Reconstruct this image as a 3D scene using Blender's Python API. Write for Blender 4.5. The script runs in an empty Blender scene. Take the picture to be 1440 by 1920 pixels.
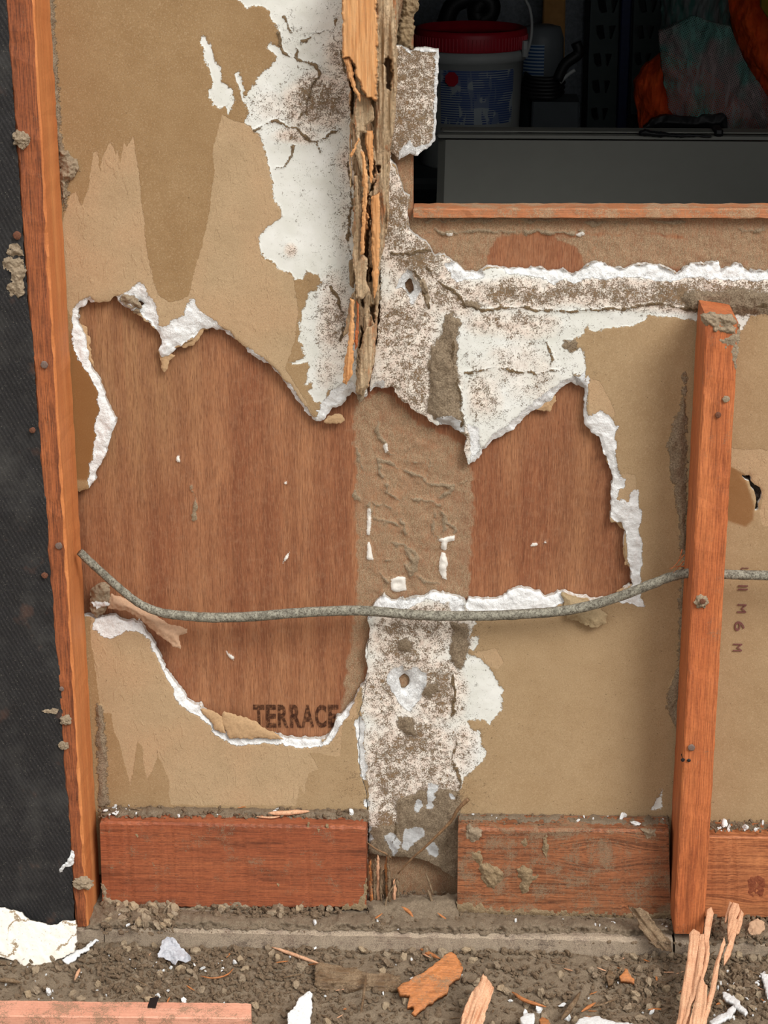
import bpy, bmesh, math, random
import numpy as np
from math import radians, sin, cos, pi
from mathutils import Vector, Matrix, noise as mn
S = bpy.context.scene
COL = S.collection
random.seed(7)
# ------------------------------------------------------------------ camera, world, light, exposure
FPX = 3800.0
PITCH, YAW = radians(19.8), radians(2.2)
CAM = np.array([.09, -2.3, 1.395])
cam = bpy.data.cameras.new('camera'); camo = bpy.data.objects.new('camera', cam); COL.objects.link(camo)
cam.sensor_fit = 'VERTICAL'; cam.sensor_height = 36; cam.sensor_width = 27; cam.lens = FPX/1920*36
camo.location = CAM; camo.rotation_euler = (pi/2-PITCH, 0, YAW); cam.clip_start = .05
S.camera = camo
S.view_settings.view_transform = 'Standard'; S.view_settings.look = 'None'
S.view_settings.exposure = 0.10; S.view_settings.gamma = 1; S.view_settings.use_curve_mapping = False
w = bpy.data.worlds.new('overcast_sky'); S.world = w; w.use_nodes = True
wn = w.node_tree.nodes; bg = wn['Background']
tc = wn.new('ShaderNodeTexCoord'); sx = wn.new('ShaderNodeSeparateXYZ'); mr = wn.new('ShaderNodeMapRange')
w.node_tree.links.new(tc.outputs['Generated'], sx.inputs[0]); w.node_tree.links.new(sx.outputs[2], mr.inputs[0])
mr.inputs[1].default_value = -.05; mr.inputs[2].default_value = .9; mr.inputs[3].default_value = .45; mr.inputs[4].default_value = 1.35
w.node_tree.links.new(mr.outputs[0], bg.inputs[1]); bg.inputs[0].default_value = (1, .995, .985, 1)
sun = bpy.data.lights.new('hazy_sun', 'SUN'); suno = bpy.data.objects.new('hazy_sun', sun); COL.objects.link(suno)
sun.energy = 2.5; sun.angle = radians(26); sun.color = (1, .98, .945)
suno.rotation_euler = Vector((.62, -.85, .95)).to_track_quat('Z', 'Y').to_euler()
suno.location = (2, -3, 4)

def Rx(a): return np.array([[1,0,0],[0,cos(a),-sin(a)],[0,sin(a),cos(a)]])
def Rz(a): return np.array([[cos(a),-sin(a),0],[sin(a),cos(a),0],[0,0,1]])
RC = Rz(YAW) @ Rx(pi/2-PITCH)
def ray(px, py):
    px = np.asarray(px, float); py = np.asarray(py, float)
    return np.stack([(px-720)/FPX, -(py-960)/FPX, -np.ones_like(px)], -1) @ RC.T
def plane(p0, n):
    """photo point -> point of the plane through p0 with normal n, raised h along n"""
    p0 = np.array(p0, float); n = np.array(n, float); n = n/np.linalg.norm(n)
    def f(px, py, h=0):
        d = ray(px, py); t = (((p0-CAM) @ n) + h)/(d @ n)
        return CAM + d*t[..., None]
    f.n = n
    return f
def W(Y): return plane((0, Y, 0), (0, -1, 0))
def G(Z): return plane((0, 0, Z), (0, 0, 1))
def U(px, py, Y): return Vector(W(Y)(np.array([px]), np.array([py]))[0])
def UG(px, py, Z): return Vector(G(Z)(np.array([px]), np.array([py]))[0])

# ------------------------------------------------------------------ numeric helpers
def vnoise(x, y, s=0):
    r = np.random.RandomState(1000+s).rand(128, 128)
    xi = np.floor(x).astype(int); yi = np.floor(y).astype(int); fx = x-xi; fy = y-yi
    fx = fx*fx*(3-2*fx); fy = fy*fy*(3-2*fy)
    a = r[yi % 128, xi % 128]; b = r[yi % 128, (xi+1) % 128]; c = r[(yi+1) % 128, xi % 128]; d = r[(yi+1) % 128, (xi+1) % 128]
    return (a*(1-fx)+b*fx)*(1-fy)+(c*(1-fx)+d*fx)*fy
def fbm(x, y, sc, o=4, s=0):
    """fractal noise about -1..1, sc = largest feature in px"""
    t = 0; a = 1; tot = 0
    for k in range(o):
        t = t+a*(vnoise(x/sc*2**k+17*k, y/sc*2**k+31*k, s+k)-.5)*2; tot += a; a *= .55
    return t/tot*1.5
def smooth(a, lo, hi):
    t = np.clip((a-lo)/(hi-lo), 0, 1); return t*t*(3-2*t)
def segdist(x, y, a, b):
    ax, ay = a; dx, dy = b[0]-ax, b[1]-ay; L = dx*dx+dy*dy+1e-9
    t = np.clip(((x-ax)*dx+(y-ay)*dy)/L, 0, 1)
    return np.hypot(x-ax-t*dx, y-ay-t*dy)
def sdf(poly, x, y, far=40.):
    """signed distance in px, positive inside, clamped outside the box"""
    p = np.array(poly, float); out = np.full(x.shape, -far)
    m = (x > p[:, 0].min()-far) & (x < p[:, 0].max()+far) & (y > p[:, 1].min()-far) & (y < p[:, 1].max()+far)
    X = x[m]; Y = y[m]; d = np.full(X.shape, 1e9); ins = np.zeros(X.shape, bool)
    for i in range(len(p)):
        a = p[i]; b = p[(i+1) % len(p)]
        d = np.minimum(d, segdist(X, Y, a, b))
        c = (a[1] > Y) != (b[1] > Y)
        if a[1] != b[1]: ins ^= c & (X < (b[0]-a[0])*(Y-a[1])/(b[1]-a[1])+a[0])
    out[m] = np.maximum(np.where(ins, d, -d), -far)
    return out
def usdf(polys, x, y):
    r = np.full(x.shape, -40.)
    for p in polys: r = np.maximum(r, sdf(p, x, y))
    return r
def pdist(lines, x, y, far=40.):
    r = np.full(x.shape, far)
    for l in lines:
        l = np.array(l, float)
        m = (x > l[:, 0].min()-far) & (x < l[:, 0].max()+far) & (y > l[:, 1].min()-far) & (y < l[:, 1].max()+far)
        if not m.any(): continue
        d = np.full(m.sum(), far)
        for i in range(len(l)-1): d = np.minimum(d, segdist(x[m], y[m], l[i], l[i+1]))
        r[m] = np.minimum(r[m], d)
    return r
def warp(x, y, a1=3., s1=14., a2=1.6, s2=5., s=0):
    return (x+a1*fbm(x, y, s1, 2, s)+a2*fbm(x, y, s2, 2, s+9), y+a1*fbm(x, y, s1, 2, s+20)+a2*fbm(x, y, s2, 2, s+29))

# ------------------------------------------------------------------ shader helpers
def c(r, g, b):
    f = lambda v: ((v/255+.055)/1.055)**2.4 if v > 10 else v/255/12.92
    return (f(r), f(g), f(b), 1)
class SH:
    def __init__(s, name, rough=.85, spec=.25):
        s.m = bpy.data.materials.new(name); s.m.use_nodes = True; s.t = s.m.node_tree; s.N = s.t.nodes; s.L = s.t.links
        s.b = s.N['Principled BSDF']; s.b.inputs['Roughness'].default_value = rough
        s.b.inputs['Specular IOR Level'].default_value = spec
        t = s.N.new('ShaderNodeTexCoord'); s.mm = s.vm(t.outputs['Object'], 1000.)
    def lk(s, a, b):
        if hasattr(a, 'links'): s.L.new(a, b)
        else: b.default_value = a
    def vm(s, v, k, off=(0, 0, 0)):
        n = s.N.new('ShaderNodeMapping'); s.lk(v, n.inputs[0]); n.inputs[1].default_value = off
        n.inputs[3].default_value = (k, k, k) if not hasattr(k, '__len__') else k
        return n.outputs[0]
    def noise(s, size, det=3., rough=.6, vec=None, dist=0., st=(1, 1, 1), out=0):
        """noise with features of `size` mm"""
        n = s.N.new('ShaderNodeTexNoise'); s.lk(s.vm(vec or s.mm, st), n.inputs['Vector'])
        n.inputs['Scale'].default_value = 1/size; n.inputs['Detail'].default_value = det
        n.inputs['Roughness'].default_value = rough; n.inputs['Distortion'].default_value = dist
        return n.outputs[out]
    def vor(s, size, feat='F1', vec=None, out=0, st=(1, 1, 1)):
        n = s.N.new('ShaderNodeTexVoronoi'); n.feature = feat; s.lk(s.vm(vec or s.mm, st), n.inputs['Vector'])
        n.inputs['Scale'].default_value = 1/size
        return n.outputs[out]
    def attr(s, a):
        n = s.N.new('ShaderNodeAttribute'); n.attribute_name = a; return n.outputs['Fac']
    def ma(s, op, a, b=0., cl=False):
        n = s.N.new('ShaderNodeMath'); n.operation = op; n.use_clamp = cl; s.lk(a, n.inputs[0]); s.lk(b, n.inputs[1]); return n.outputs[0]
    def rg(s, v, lo, hi, a=0., b=1.):
        n = s.N.new('ShaderNodeMapRange'); s.lk(v, n.inputs[0])
        for i, q in enumerate((lo, hi, a, b)): n.inputs[i+1].default_value = q
        return n.outputs[0]
    def mix(s, f, a, b, mode='MIX'):
        n = s.N.new('ShaderNodeMix'); n.data_type = 'RGBA'; n.blend_type = mode
        s.lk(f, n.inputs[0]); s.lk(a, n.inputs[6]); s.lk(b, n.inputs[7]); return n.outputs[2]
    def bump(s, h, strength=1., dist=.001, nrm=None):
        n = s.N.new('ShaderNodeBump'); s.lk(h, n.inputs['Height']); n.inputs['Strength'].default_value = strength
        n.inputs['Distance'].default_value = dist
        if nrm is not None: s.L.new(nrm, n.inputs['Normal'])
        return n.outputs[0]
    def rnd(s):
        n = s.N.new('ShaderNodeObjectInfo'); return n.outputs['Random']
    def out(s, col, nrm=None, rough=None):
        s.lk(col, s.b.inputs['Base Color'])
        if nrm is not None: s.L.new(nrm, s.b.inputs['Normal'])
        if rough is not None: s.lk(rough, s.b.inputs['Roughness'])
        return s.m
def plain(name, col, rough=.6, spec=.4, var=.12, size=6., bump=.3):
    s = SH(name, rough, spec); n = s.noise(size, 5)
    cc = s.mix(s.rg(n, .3, .7), tuple(v*(1-var) for v in col[:3])+(1,), tuple(min(1, v*(1+var)) for v in col[:3])+(1,))
    return s.out(cc, s.bump(n, bump, .001))

# gypsum board: brown paper face, peeled layers, white core, grime, mud
def mat_board():
    s = SH('gypsum_board', .9, .15)
    n2 = s.noise(2.2, 3, .7); n6 = s.noise(7, 4, .65); nf = s.noise(.8, 2, .6); n20 = s.noise(45, 3, .6)
    def mask(at, amp=3., soft=1.2, n=n2):
        v = s.ma('ADD', s.ma('MULTIPLY', s.attr(at), 20.), s.ma('MULTIPLY', s.ma('SUBTRACT', n, .5), amp*2))
        return s.rg(v, -soft/2, soft/2)
    light = mask('light', 2.5, 1.); white = mask('white', 11., 1.6, s.ma('ADD', s.ma('MULTIPLY', n6, .55), s.ma('MULTIPLY', n2, .45))); fresh = mask('fresh', 4., 1.2)
    crust = mask('crust', 14., 3., s.ma('ADD', s.ma('MULTIPLY', n6, .6), s.ma('MULTIPLY', n2, .4)))
    pap = s.mix(s.rg(n20, .3, .7), c(152, 122, 85), c(162, 133, 96))
    lt = s.mix(s.rg(n20, .3, .7), c(178, 152, 118), c(192, 165, 130))
    wet = s.ma('MULTIPLY', s.rg(s.noise(90, 2, .5), .45, .62), .5)
    lt = s.mix(wet, lt, c(190, 154, 118))
    pap = s.mix(s.attr('pale'), pap, s.mix(s.rg(n20, .3, .7), c(166, 139, 104), c(176, 150, 115)))
    col = s.mix(light, pap, lt)
    col = s.mix(s.ma('MULTIPLY', s.rg(nf, .42, .60), .36), col, c(116, 92, 64))
    col = s.mix(s.ma('MULTIPLY', s.rg(s.noise(1.6, 3, .7), .54, .64), .30), col, c(208, 182, 146))
    spk = s.ma('MAXIMUM', s.rg(s.noise(3.0, 3, .75), .665, .695), s.rg(s.noise(1.0, 2, .6), .665, .70, 0, .6))                                   # dark specks on the paper
    col = s.mix(s.ma('MULTIPLY', spk, .7), col, c(88, 70, 50))
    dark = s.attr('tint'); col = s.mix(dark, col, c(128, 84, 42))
    # white faces
    wcol = s.mix(s.rg(n20, .3, .7), c(214, 214, 204), c(232, 232, 226))
    col = s.mix(white, col, wcol)
    # grime: speckled dirt eating into the white, tan and pinkish ground
    g = s.attr('grime')
    gn = s.ma('ADD', s.ma('MULTIPLY', s.noise(1.5, 4, .85), .62), s.ma('MULTIPLY', s.noise(8, 4, .75), .38))
    gcol = s.mix(s.rg(s.noise(1.1, 3, .7), .35, .65), c(104, 86, 65), c(152, 129, 102))
    gcol = s.mix(s.rg(s.noise(11, 3, .6), .45, .6), gcol, c(138, 112, 84))
    basew = s.mix(s.rg(g, .3, .55), col, s.mix(s.rg(n6, .4, .6), c(238, 228, 214), c(222, 205, 190)))
    col = s.mix(white, col, basew)
    thr = s.ma('SUBTRACT', .63, s.ma('MULTIPLY', g, .175))
    gm = s.rg(s.ma('SUBTRACT', gn, thr), -.018, .03)
    gm = s.ma('MULTIPLY', gm, s.rg(g, .02, .1)); gm = s.ma('MULTIPLY', gm, s.ma('SUBTRACT', 1., s.ma('MULTIPLY', s.ma('SUBTRACT', 1., white), .55)))
    col = s.mix(gm, col, gcol)
    fine = s.ma('MULTIPLY', s.rg(s.noise(1.5, 3, .8), .67, .70), white)               # pin specks on white
    col = s.mix(s.ma('MULTIPLY', fine, .8), col, c(110, 96, 78))
    # fresh torn core
    cr = s.mix(s.rg(s.noise(1.8, 5, .8), .38, .62), c(128, 109, 87), c(196, 175, 147))
    col = s.mix(crust, col, cr)
    fc = s.mix(s.rg(s.noise(3, 4, .7), .32, .6), c(234, 234, 232), c(250, 250, 248))
    fc = s.mix(s.ma('MULTIPLY', s.rg(s.noise(5, 5, .75), .58, .68), .5), fc, c(196, 186, 176))
    col = s.mix(fresh, col, fc)
    ck = s.rg(s.ma('ADD', s.ma('MULTIPLY', s.attr('crack'), 20.), s.ma('MULTIPLY', s.ma('SUBTRACT', n2, .5), 7.)), -.6, .6)
    ccol = s.mix(s.rg(n2, .35, .65), c(92, 76, 56), c(140, 118, 90))
    col = s.mix(ck, col, ccol)
    e = s.attr('edge'); ec = s.mix(s.rg(s.noise(3, 3), .4, .6), c(225, 225, 222), c(196, 184, 168)); col = s.mix(e, col, ec)
    pb = s.ma('ADD', s.ma('MULTIPLY', nf, .10), s.ma('MULTIPLY', s.ma('MULTIPLY', s.noise(3.5, 3, .6), light), .35))
    ridge = s.ma('MULTIPLY', s.rg(s.noise(7, 2, .5, st=(1, 1, .35), dist=.8), .60, .66), .25)   # loose paper fibres on the peeled faces
    pb = s.ma('ADD', pb, s.ma('MULTIPLY', ridge, light))
    h = s.ma('ADD', pb, s.ma('MULTIPLY', light, -.45))
    h = s.ma('ADD', h, s.ma('MULTIPLY', white, -.6))
    h = s.ma('ADD', h, s.ma('MULTIPLY', gm, .55)); h = s.ma('ADD', h, s.ma('MULTIPLY', fresh, s.ma('MULTIPLY', s.noise(4, 5, .75), 2.6)))
    h = s.ma('ADD', h, s.ma('MULTIPLY', ck, .9)); h = s.ma('ADD', h, s.ma('MULTIPLY', crust, s.ma('MULTIPLY', s.noise(3.0, 6, .85), 3.6)))
    h = s.ma('ADD', h, s.ma('MULTIPLY', s.ma('MULTIPLY', g, s.noise(5, 5, .75)), 1.2))
    return s.out(col, s.bump(h, .9, .0011))
def mat_ply():
    s = SH('lauan_plywood', .7, .25)
    z = (1, 1, .02)
    g1 = s.noise(5, 4, .6, st=(1, 1, .03)); g2 = s.noise(1.1, 3, .7, st=(1, 1, .035)); g3 = s.noise(60, 2, .5, st=(1, 1, .25))
    v = s.vm(s.mm, (1, 1, .12)); dd = s.N.new('ShaderNodeVectorMath'); dd.operation = 'ADD'
    w_ = s.N.new('ShaderNodeTexWave'); w_.wave_type = 'BANDS'; w_.bands_direction = 'X'; s.lk(v, w_.inputs[0])
    w_.inputs['Scale'].default_value = .010; w_.inputs['Distortion'].default_value = 9; w_.inputs['Detail'].default_value = 2; w_.inputs['Detail Scale'].default_value = .55
    col = s.mix(s.rg(g3, .40, .60), c(172, 120, 84), c(142, 88, 60))
    col = s.mix(s.attr('tan'), col, c(164, 126, 88))
    col = s.mix(s.ma('MULTIPLY', s.rg(w_.outputs['Color'], .3, .9), .30), col, c(116, 66, 44))
    col = s.mix(s.ma('MULTIPLY', s.rg(g1, .35, .7), .35), col, c(178, 122, 84))
    col = s.mix(s.ma('MULTIPLY', s.rg(g2, .46, .64), .55), col, c(100, 62, 42))
    col = s.mix(s.ma('MULTIPLY', s.rg(s.noise(.55, 2, .7, st=(1, 1, .05)), .44, .62), .45), col, c(98, 60, 42)); col = s.mix(s.ma('MULTIPLY', s.rg(s.noise(.8, 3, .7, st=(1, 1, .06)), .54, .66), .35), col, c(196, 146, 108))
    pores = s.rg(s.noise(1.3, 2, .6, st=(1, 1, .09)), .63, .69)
    col = s.mix(s.ma('MULTIPLY', pores, .5), col, c(84, 50, 34))
    d = s.attr('dust'); dn = s.ma('ADD', s.ma('MULTIPLY', d, 20.), s.ma('MULTIPLY', s.ma('SUBTRACT', s.noise(9, 5, .7), .5), 16.))
    dm = s.ma('MULTIPLY', s.rg(dn, -1.5, 4), s.ma('MULTIPLY', s.rg(s.noise(28, 4, .7),   .38, .52, .66, 1.), s.rg(s.noise(1.4, 3, .7, st=(1, 1, .25)), .32, .55, .35, .98)))
    dcol = s.mix(s.rg(s.noise(1.3, 4, .85), .40, .60), c(120, 98, 74), c(176, 150, 120))
    col = s.mix(dm, col, dcol)
    lt = s.ma('MULTIPLY', s.rg(s.noise(7, 3, .7), .5, .75), .35); col = s.mix(lt, col, c(160, 120, 92))
    mud = s.rg(s.ma('ADD', s.ma('MULTIPLY', s.attr('mud'), 20.), s.ma('MULTIPLY', s.ma('SUBTRACT', s.noise(2, 3), .5), 4.)), -.8, .8)
    mc = s.mix(s.rg(s.noise(1.6, 4, .8), .35, .65), c(112, 94, 72), c(168, 148, 122)); col = s.mix(mud, col, mc)
    wh = s.rg(s.ma('ADD', s.ma('MULTIPLY', s.attr('whit'), 20.), s.ma('MULTIPLY', s.ma('SUBTRACT', s.noise(2, 3), .5), 5.)), -.6, .6)
    col = s.mix(wh, col, c(228, 222, 212))
    h = s.ma('ADD', s.ma('MULTIPLY', g2, .35), s.ma('MULTIPLY', dm, s.ma('MULTIPLY', s.noise(2, 4, .8), .6)))
    h = s.ma('ADD', h, s.ma('MULTIPLY', s.ma('ADD', mud, wh), s.noise(2.2, 5, .8)))
    return s.out(col, s.bump(h, .6, .0009), s.rg(dm, 0, 1, .55, .95))
def mat_wood(name, a, b, dark, axis='Z', dirt=.3, rings=1.6, dustcol=(134, 114, 90), streak=.5, seed=0, stain=.35, rough=.62, knots=()):
    s = SH(name, rough, .3)
    al = .016 if not knots else .022
    st = {'Z': (1, 1, al), 'X': (al, 1, 1)}[axis]; st2 = {'Z': (1, 1, .12), 'X': (.12, 1, 1)}[axis]
    v = s.mm
    for kx, kz, sz in knots:                        # the grain parts and flows around a knot
        sp_ = s.N.new('ShaderNodeSeparateXYZ'); s.lk(v, sp_.inputs[0]); dx = s.ma('SUBTRACT', sp_.outputs[0], kx); dz = s.ma('SUBTRACT', sp_.outputs[2], kz)
        r2 = s.ma('ADD', s.ma('MULTIPLY', s.ma('MULTIPLY', dx, dx), .30), s.ma('MULTIPLY', dz, dz))
        e_ = s.ma('POWER', 2.718, s.ma('MULTIPLY', r2, -1/sz**2)); z2 = s.ma('SUBTRACT', sp_.outputs[2], s.ma('MULTIPLY', s.ma('MULTIPLY', dz, e_), .9))
        cb = s.N.new('ShaderNodeCombineXYZ'); s.lk(sp_.outputs[0], cb.inputs[0]); s.lk(sp_.outputs[1], cb.inputs[1]); s.lk(z2, cb.inputs[2]); v = cb.outputs[0]
    v = s.vm(v, 1., (seed*37., seed*91., seed*13.))
    g = s.noise(rings, 2, .6, v, st=st); g2 = s.noise(8, 3, .55, v, st=st); big = s.noise(26, 3, .6, v, st=st2); gf = s.noise(.7, 2, .6, v, st=st)
    col = s.mix(s.rg(big, .32, .68), a, b)
    col = s.mix(s.ma('MULTIPLY', s.rg(g2, .40, .62), .40), col, b)
    col = s.mix(s.ma('MULTIPLY', s.rg(g, .50, .60), streak), col, dark)
    col = s.mix(s.ma('MULTIPLY', s.rg(gf, .44, .60), streak*.85), col, dark)
    col = s.mix(s.ma('MULTIPLY', s.rg(s.noise(3, 4, .7), .4, .7), .18), col, tuple(min(1, x*1.5) for x in a[:3])+(1,))
    col = s.mix(s.ma('MULTIPLY', s.rg(s.noise(14, 5, .7, v, st=st2), .52, .68), stain), col, tuple(x*.5 for x in dark[:3])+(1,))
    dn = s.ma('ADD', s.ma('MULTIPLY', s.noise(1.6, 4, .8), .5), s.ma('MULTIPLY', s.noise(22, 4, .65, v), .5))
    dm = s.rg(dn, .66-.3*dirt, .70-.3*dirt, 0, 1); dm = s.ma('MULTIPLY', dm, min(1, .55+.4*dirt))
    dc = s.mix(s.rg(s.noise(1.4, 3, .8), .35, .65), c(*[q*.82 for q in dustcol]), c(*[min(255, q*1.18) for q in dustcol]))
    col = s.mix(dm, col, dc)
    h = s.ma('ADD', s.ma('MULTIPLY', g, -.35), s.ma('MULTIPLY', gf, .2)); h = s.ma('ADD', h, s.ma('MULTIPLY', dm, s.noise(1.5, 4, .8)))
    return s.out(col, s.bump(h, .5, .0006), s.rg(dm, 0, 1, rough, .95))
def mat_dirt(name, a, b, size=3., bump=1., vary=.0):
    s = SH(name, .95, .1)
    n = s.noise(size, 6, .75); n2 = s.noise(size*7, 4, .6)
    col = s.mix(s.rg(n, .3, .7), a, b); col = s.mix(s.ma('MULTIPLY', s.rg(n2, .45, .68), .35), col, c(98, 84, 68))
    col = s.mix(s.ma('MULTIPLY', s.rg(s.noise(1.1, 3, .7), .62, .72), .5), col, c(182, 164, 140))
    if vary:
        r = s.rnd(); col = s.mix(s.rg(r, .55, 1, 0, vary), col, c(92, 70, 50)); col = s.mix(s.rg(r, .45, 0, 0, vary), col, c(176, 154, 124))
    vo = s.ma('SUBTRACT', 1., s.vor(size*.9, vec=s.mix(.004, s.mm, s.vm(s.noise(size, 2, out=1), 1000.))))
    col = s.mix(s.ma('MULTIPLY', s.rg(s.noise(size*.35, 3, .8), .52, .62), .45), col, b)
    return s.out(col, s.bump(s.ma('ADD', s.ma('ADD', n, s.ma('MULTIPLY', vo, .45)), s.ma('MULTIPLY', s.noise(size/3, 3, .7), .6)), bump, .0014))
def mat_felt():
    s = SH('black_building_felt', .8, .3)
    wv = s.N.new('ShaderNodeTexWave'); wv.wave_type = 'BANDS'; wv.bands_direction = 'DIAGONAL'; s.lk(s.vm(s.mm, (1.1, 1, .55)), wv.inputs[0])
    wv.inputs['Scale'].default_value = .11; wv.inputs['Distortion'].default_value = .8; wv.inputs['Detail'].default_value = 1
    n = s.noise(1.3, 3, .7); big = s.noise(70, 4, .65)
    col = s.mix(s.rg(n, .3, .7), c(30, 29, 29), c(52, 50, 50))
    col = s.mix(s.ma('MULTIPLY', s.rg(wv.outputs['Color'], .2, .8), .6), col, c(20, 19, 20))
    col = s.mix(s.ma('MULTIPLY', s.rg(big, .48, .7), .35), col, c(84, 82, 78))
    col = s.mix(s.ma('MULTIPLY', s.rg(s.noise(34, 3, .6), .62, .75), .5), col, c(88, 62, 50))
    col = s.mix(s.ma('MULTIPLY', s.rg(s.noise(2, 4, .8), .60, .70), .55), col, c(140, 134, 122))
    return s.out(col, s.bump(s.ma('ADD', s.ma('MULTIPLY', wv.outputs['Color'], .5), n), .5, .0006))
def mat_rot():
    s = SH('termite_eaten_wood', .85, .2)
    v = s.mm; st = (1, 1, .03)
    g = s.noise(1.5, 3, .65, v, st=st); g2 = s.noise(5, 4, .6, v, st=(1, 1, .06))
    cl = s.mix(s.rg(g2, .35, .65), c(206, 146, 92), c(220, 168, 116)); cl = s.mix(s.ma('MULTIPLY', s.rg(g, .5, .7), .5), cl, c(168, 98, 50))
    ol = s.mix(s.rg(g2, .35, .65), c(164, 138, 106), c(208, 182, 148)); ol = s.mix(s.ma('MULTIPLY', s.rg(g, .48, .7), .55), ol, c(122, 98, 72))
    og = s.mix(s.rg(g, .35, .7), c(186, 122, 78), c(150, 98, 64)); ol = s.mix(s.ma('MULTIPLY', s.rg(s.noise(12, 4, .7, v, st=(1, 1, .12)), .53, .62), .8), ol, og)
    a = s.rg(s.ma('ADD', s.ma('MULTIPLY', s.attr('clean'), 20.), s.ma('MULTIPLY', s.ma('SUBTRACT', g2, .5), 6.)), -.6, .6)
    col = s.mix(a, ol, cl)
    d = s.ma('MULTIPLY', s.rg(s.noise(4, 5, .8), .5, .62), s.ma('SUBTRACT', .7, s.ma('MULTIPLY', a, .55)))
    col = s.mix(d, col, c(176, 154, 124)); col = s.mix(s.attr('pit'), col, c(96, 66, 42))
    h = s.ma('ADD', g, s.ma('MULTIPLY', d, s.noise(2, 4, .8)))
    return s.out(col, s.bump(h, .8, .0013))
M = {}
M['board'] = mat_board(); M['ply'] = mat_ply(); M['felt'] = mat_felt(); M['rot'] = mat_rot()
M['stud_left'] = mat_wood('aged_red_fir', c(178, 104, 60), c(142, 78, 48), c(84, 48, 34), 'Z', .16, 1.3, seed=1, stain=.75, streak=.65)
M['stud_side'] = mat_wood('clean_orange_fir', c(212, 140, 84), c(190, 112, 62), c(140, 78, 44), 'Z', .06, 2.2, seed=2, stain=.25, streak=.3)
M['stud_right'] = mat_wood('orange_fir', c(204, 124, 74), c(186, 102, 58), c(128, 66, 40), 'Z', .24, 1.2, seed=3, stain=.45, streak=.6)
M['block'] = mat_wood('red_brown_block', c(174, 102, 66), c(152, 82, 53), c(100, 56, 40), 'X', .30, 1.0, seed=4, stain=.6, streak=.6)
M['block_worn'] = mat_wood('worn_block', c(174, 112, 74), c(146, 90, 60), c(84, 52, 36), 'X', .50, 2.6, seed=5, stain=.5, streak=.8, knots=((46, 92, 26),))
M['block_clean'] = mat_wood('clean_block', c(196, 128, 82), c(174, 104, 66), c(112, 62, 40), 'X', .12, 2.4, seed=6, stain=.25, streak=.75, knots=((-45, 38, 20),))
M['sill'] = mat_wood('dusty_plate', c(158, 136, 116), c(128, 112, 98), c(84, 74, 66), 'X', .72, 1.6, seed=7, stain=.45, dustcol=(162, 146, 126))
M['pink'] = mat_wood('pink_new_timber', c(230, 172, 146), c(216, 152, 126), c(184, 116, 90), 'X', .45, 2.2, seed=8, stain=.05, streak=.3)
M['splint'] = mat_wood('fresh_split_wood', c(228, 182, 146), c(212, 160, 124), c(166, 112, 84), 'Z', .26, 1.3, seed=9, stain=.15, streak=.45)
M['chip_orange'] = mat_wood('orange_chip_wood', c(198, 128, 74), c(180, 116, 72), c(120, 74, 44), 'X', .4, 1.8, seed=10, stain=.2)
M['chip_grey'] = mat_wood('grey_chip_wood', c(128, 102, 74), c(104, 82, 60), c(60, 46, 34), 'X', .55, 1.6, seed=11, stain=.5)
M['ledge'] = mat_wood('orange_ledge', c(196, 130, 86), c(178, 112, 74), c(140, 92, 66), 'X', .55, 1.6, seed=12, dustcol=(160, 136, 108))
M['soil'] = mat_dirt('loose_brown_soil', c(110, 95, 78), c(168, 150, 127), 1.8, 1.)
M['clod'] = mat_dirt('soil_lump', c(122, 106, 87), c(178, 160, 136), 2.4, .9, .8)
M['mud'] = mat_dirt('dried_mud', c(132, 115, 94), c(184, 165, 139), 2., .8)
M['mudpale'] = mat_dirt('pale_mud', c(134, 112, 84), c(182, 158, 124), 2.)
def mat_white():
    s = SH('broken_plaster', .9, .15); n = s.noise(3, 5, .75)
    col = s.mix(s.rg(n, .3, .6), c(214, 214, 212), c(240, 241, 240)); col = s.mix(s.ma('MULTIPLY', s.rg(s.noise(2.4, 4, .8), .60, .68), .75), col, c(150, 132, 108))
    return s.out(col, s.bump(n, .8, .002))
M['white'] = mat_white()
s = SH('painted_plaster_slab', .85, .2); n = s.noise(2.2, 4, .8); ck = s.vor(75, 'DISTANCE_TO_EDGE', vec=s.mix(.05, s.mm, s.vm(s.noise(22, 5, .75, out=1), 600.)))
col = s.mix(s.rg(n, .62, .66), c(232, 226, 214), c(150, 128, 102)); col = s.mix(s.rg(s.noise(26, 3), .45, .65), col, c(236, 228, 214))
col = s.mix(s.ma('MAXIMUM', s.rg(ck, .008, .022), s.rg(s.noise(40, 2), .50, .54)), c(150, 130, 104), col)
M['slab'] = s.out(col, s.bump(n, .5, .001))
M['rust'] = plain('rusty_steel', c(104, 66, 48), .8, .3, .35, 1.5, .6)
M['nailgrey'] = plain('weathered_nail', c(112, 92, 82), .6, .5, .3, 1., .5)
s = SH('grey_cable_sheath', .8, .25); n = s.noise(2.2, 4, .75); v = s.noise(6, 4, .7)
col = s.mix(s.rg(v, .35, .6), c(108, 104, 92), c(160, 156, 140)); col = s.mix(s.ma('MULTIPLY', s.rg(n, .50, .60), .85), col, c(76, 68, 58))
M['cable'] = s.out(col, s.bump(n, .9, .0012))
M['black'] = plain('black_plastic', c(22, 22, 24), .5, .4, .2, 6., .1)
M['paper'] = plain('torn_brown_paper', c(178, 146, 110), .9, .15, .14, 2.5, .5)
M['paper_pale'] = plain('torn_pale_paper', c(182, 148, 120), .9, .15, .12, 3, .6)
M['paper_grey'] = plain('torn_grey_paper', c(160, 140, 108), .9, .15, .16, 2, .6)
M['stick'] = mat_wood('dry_root', c(150, 118, 84), c(124, 92, 64), c(78, 54, 38), 'Z', .35, 1.5, seed=14)
M['ink'] = plain('faded_black_ink', c(66, 40, 30), .9, .1, .3, 2, .1)
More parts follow.
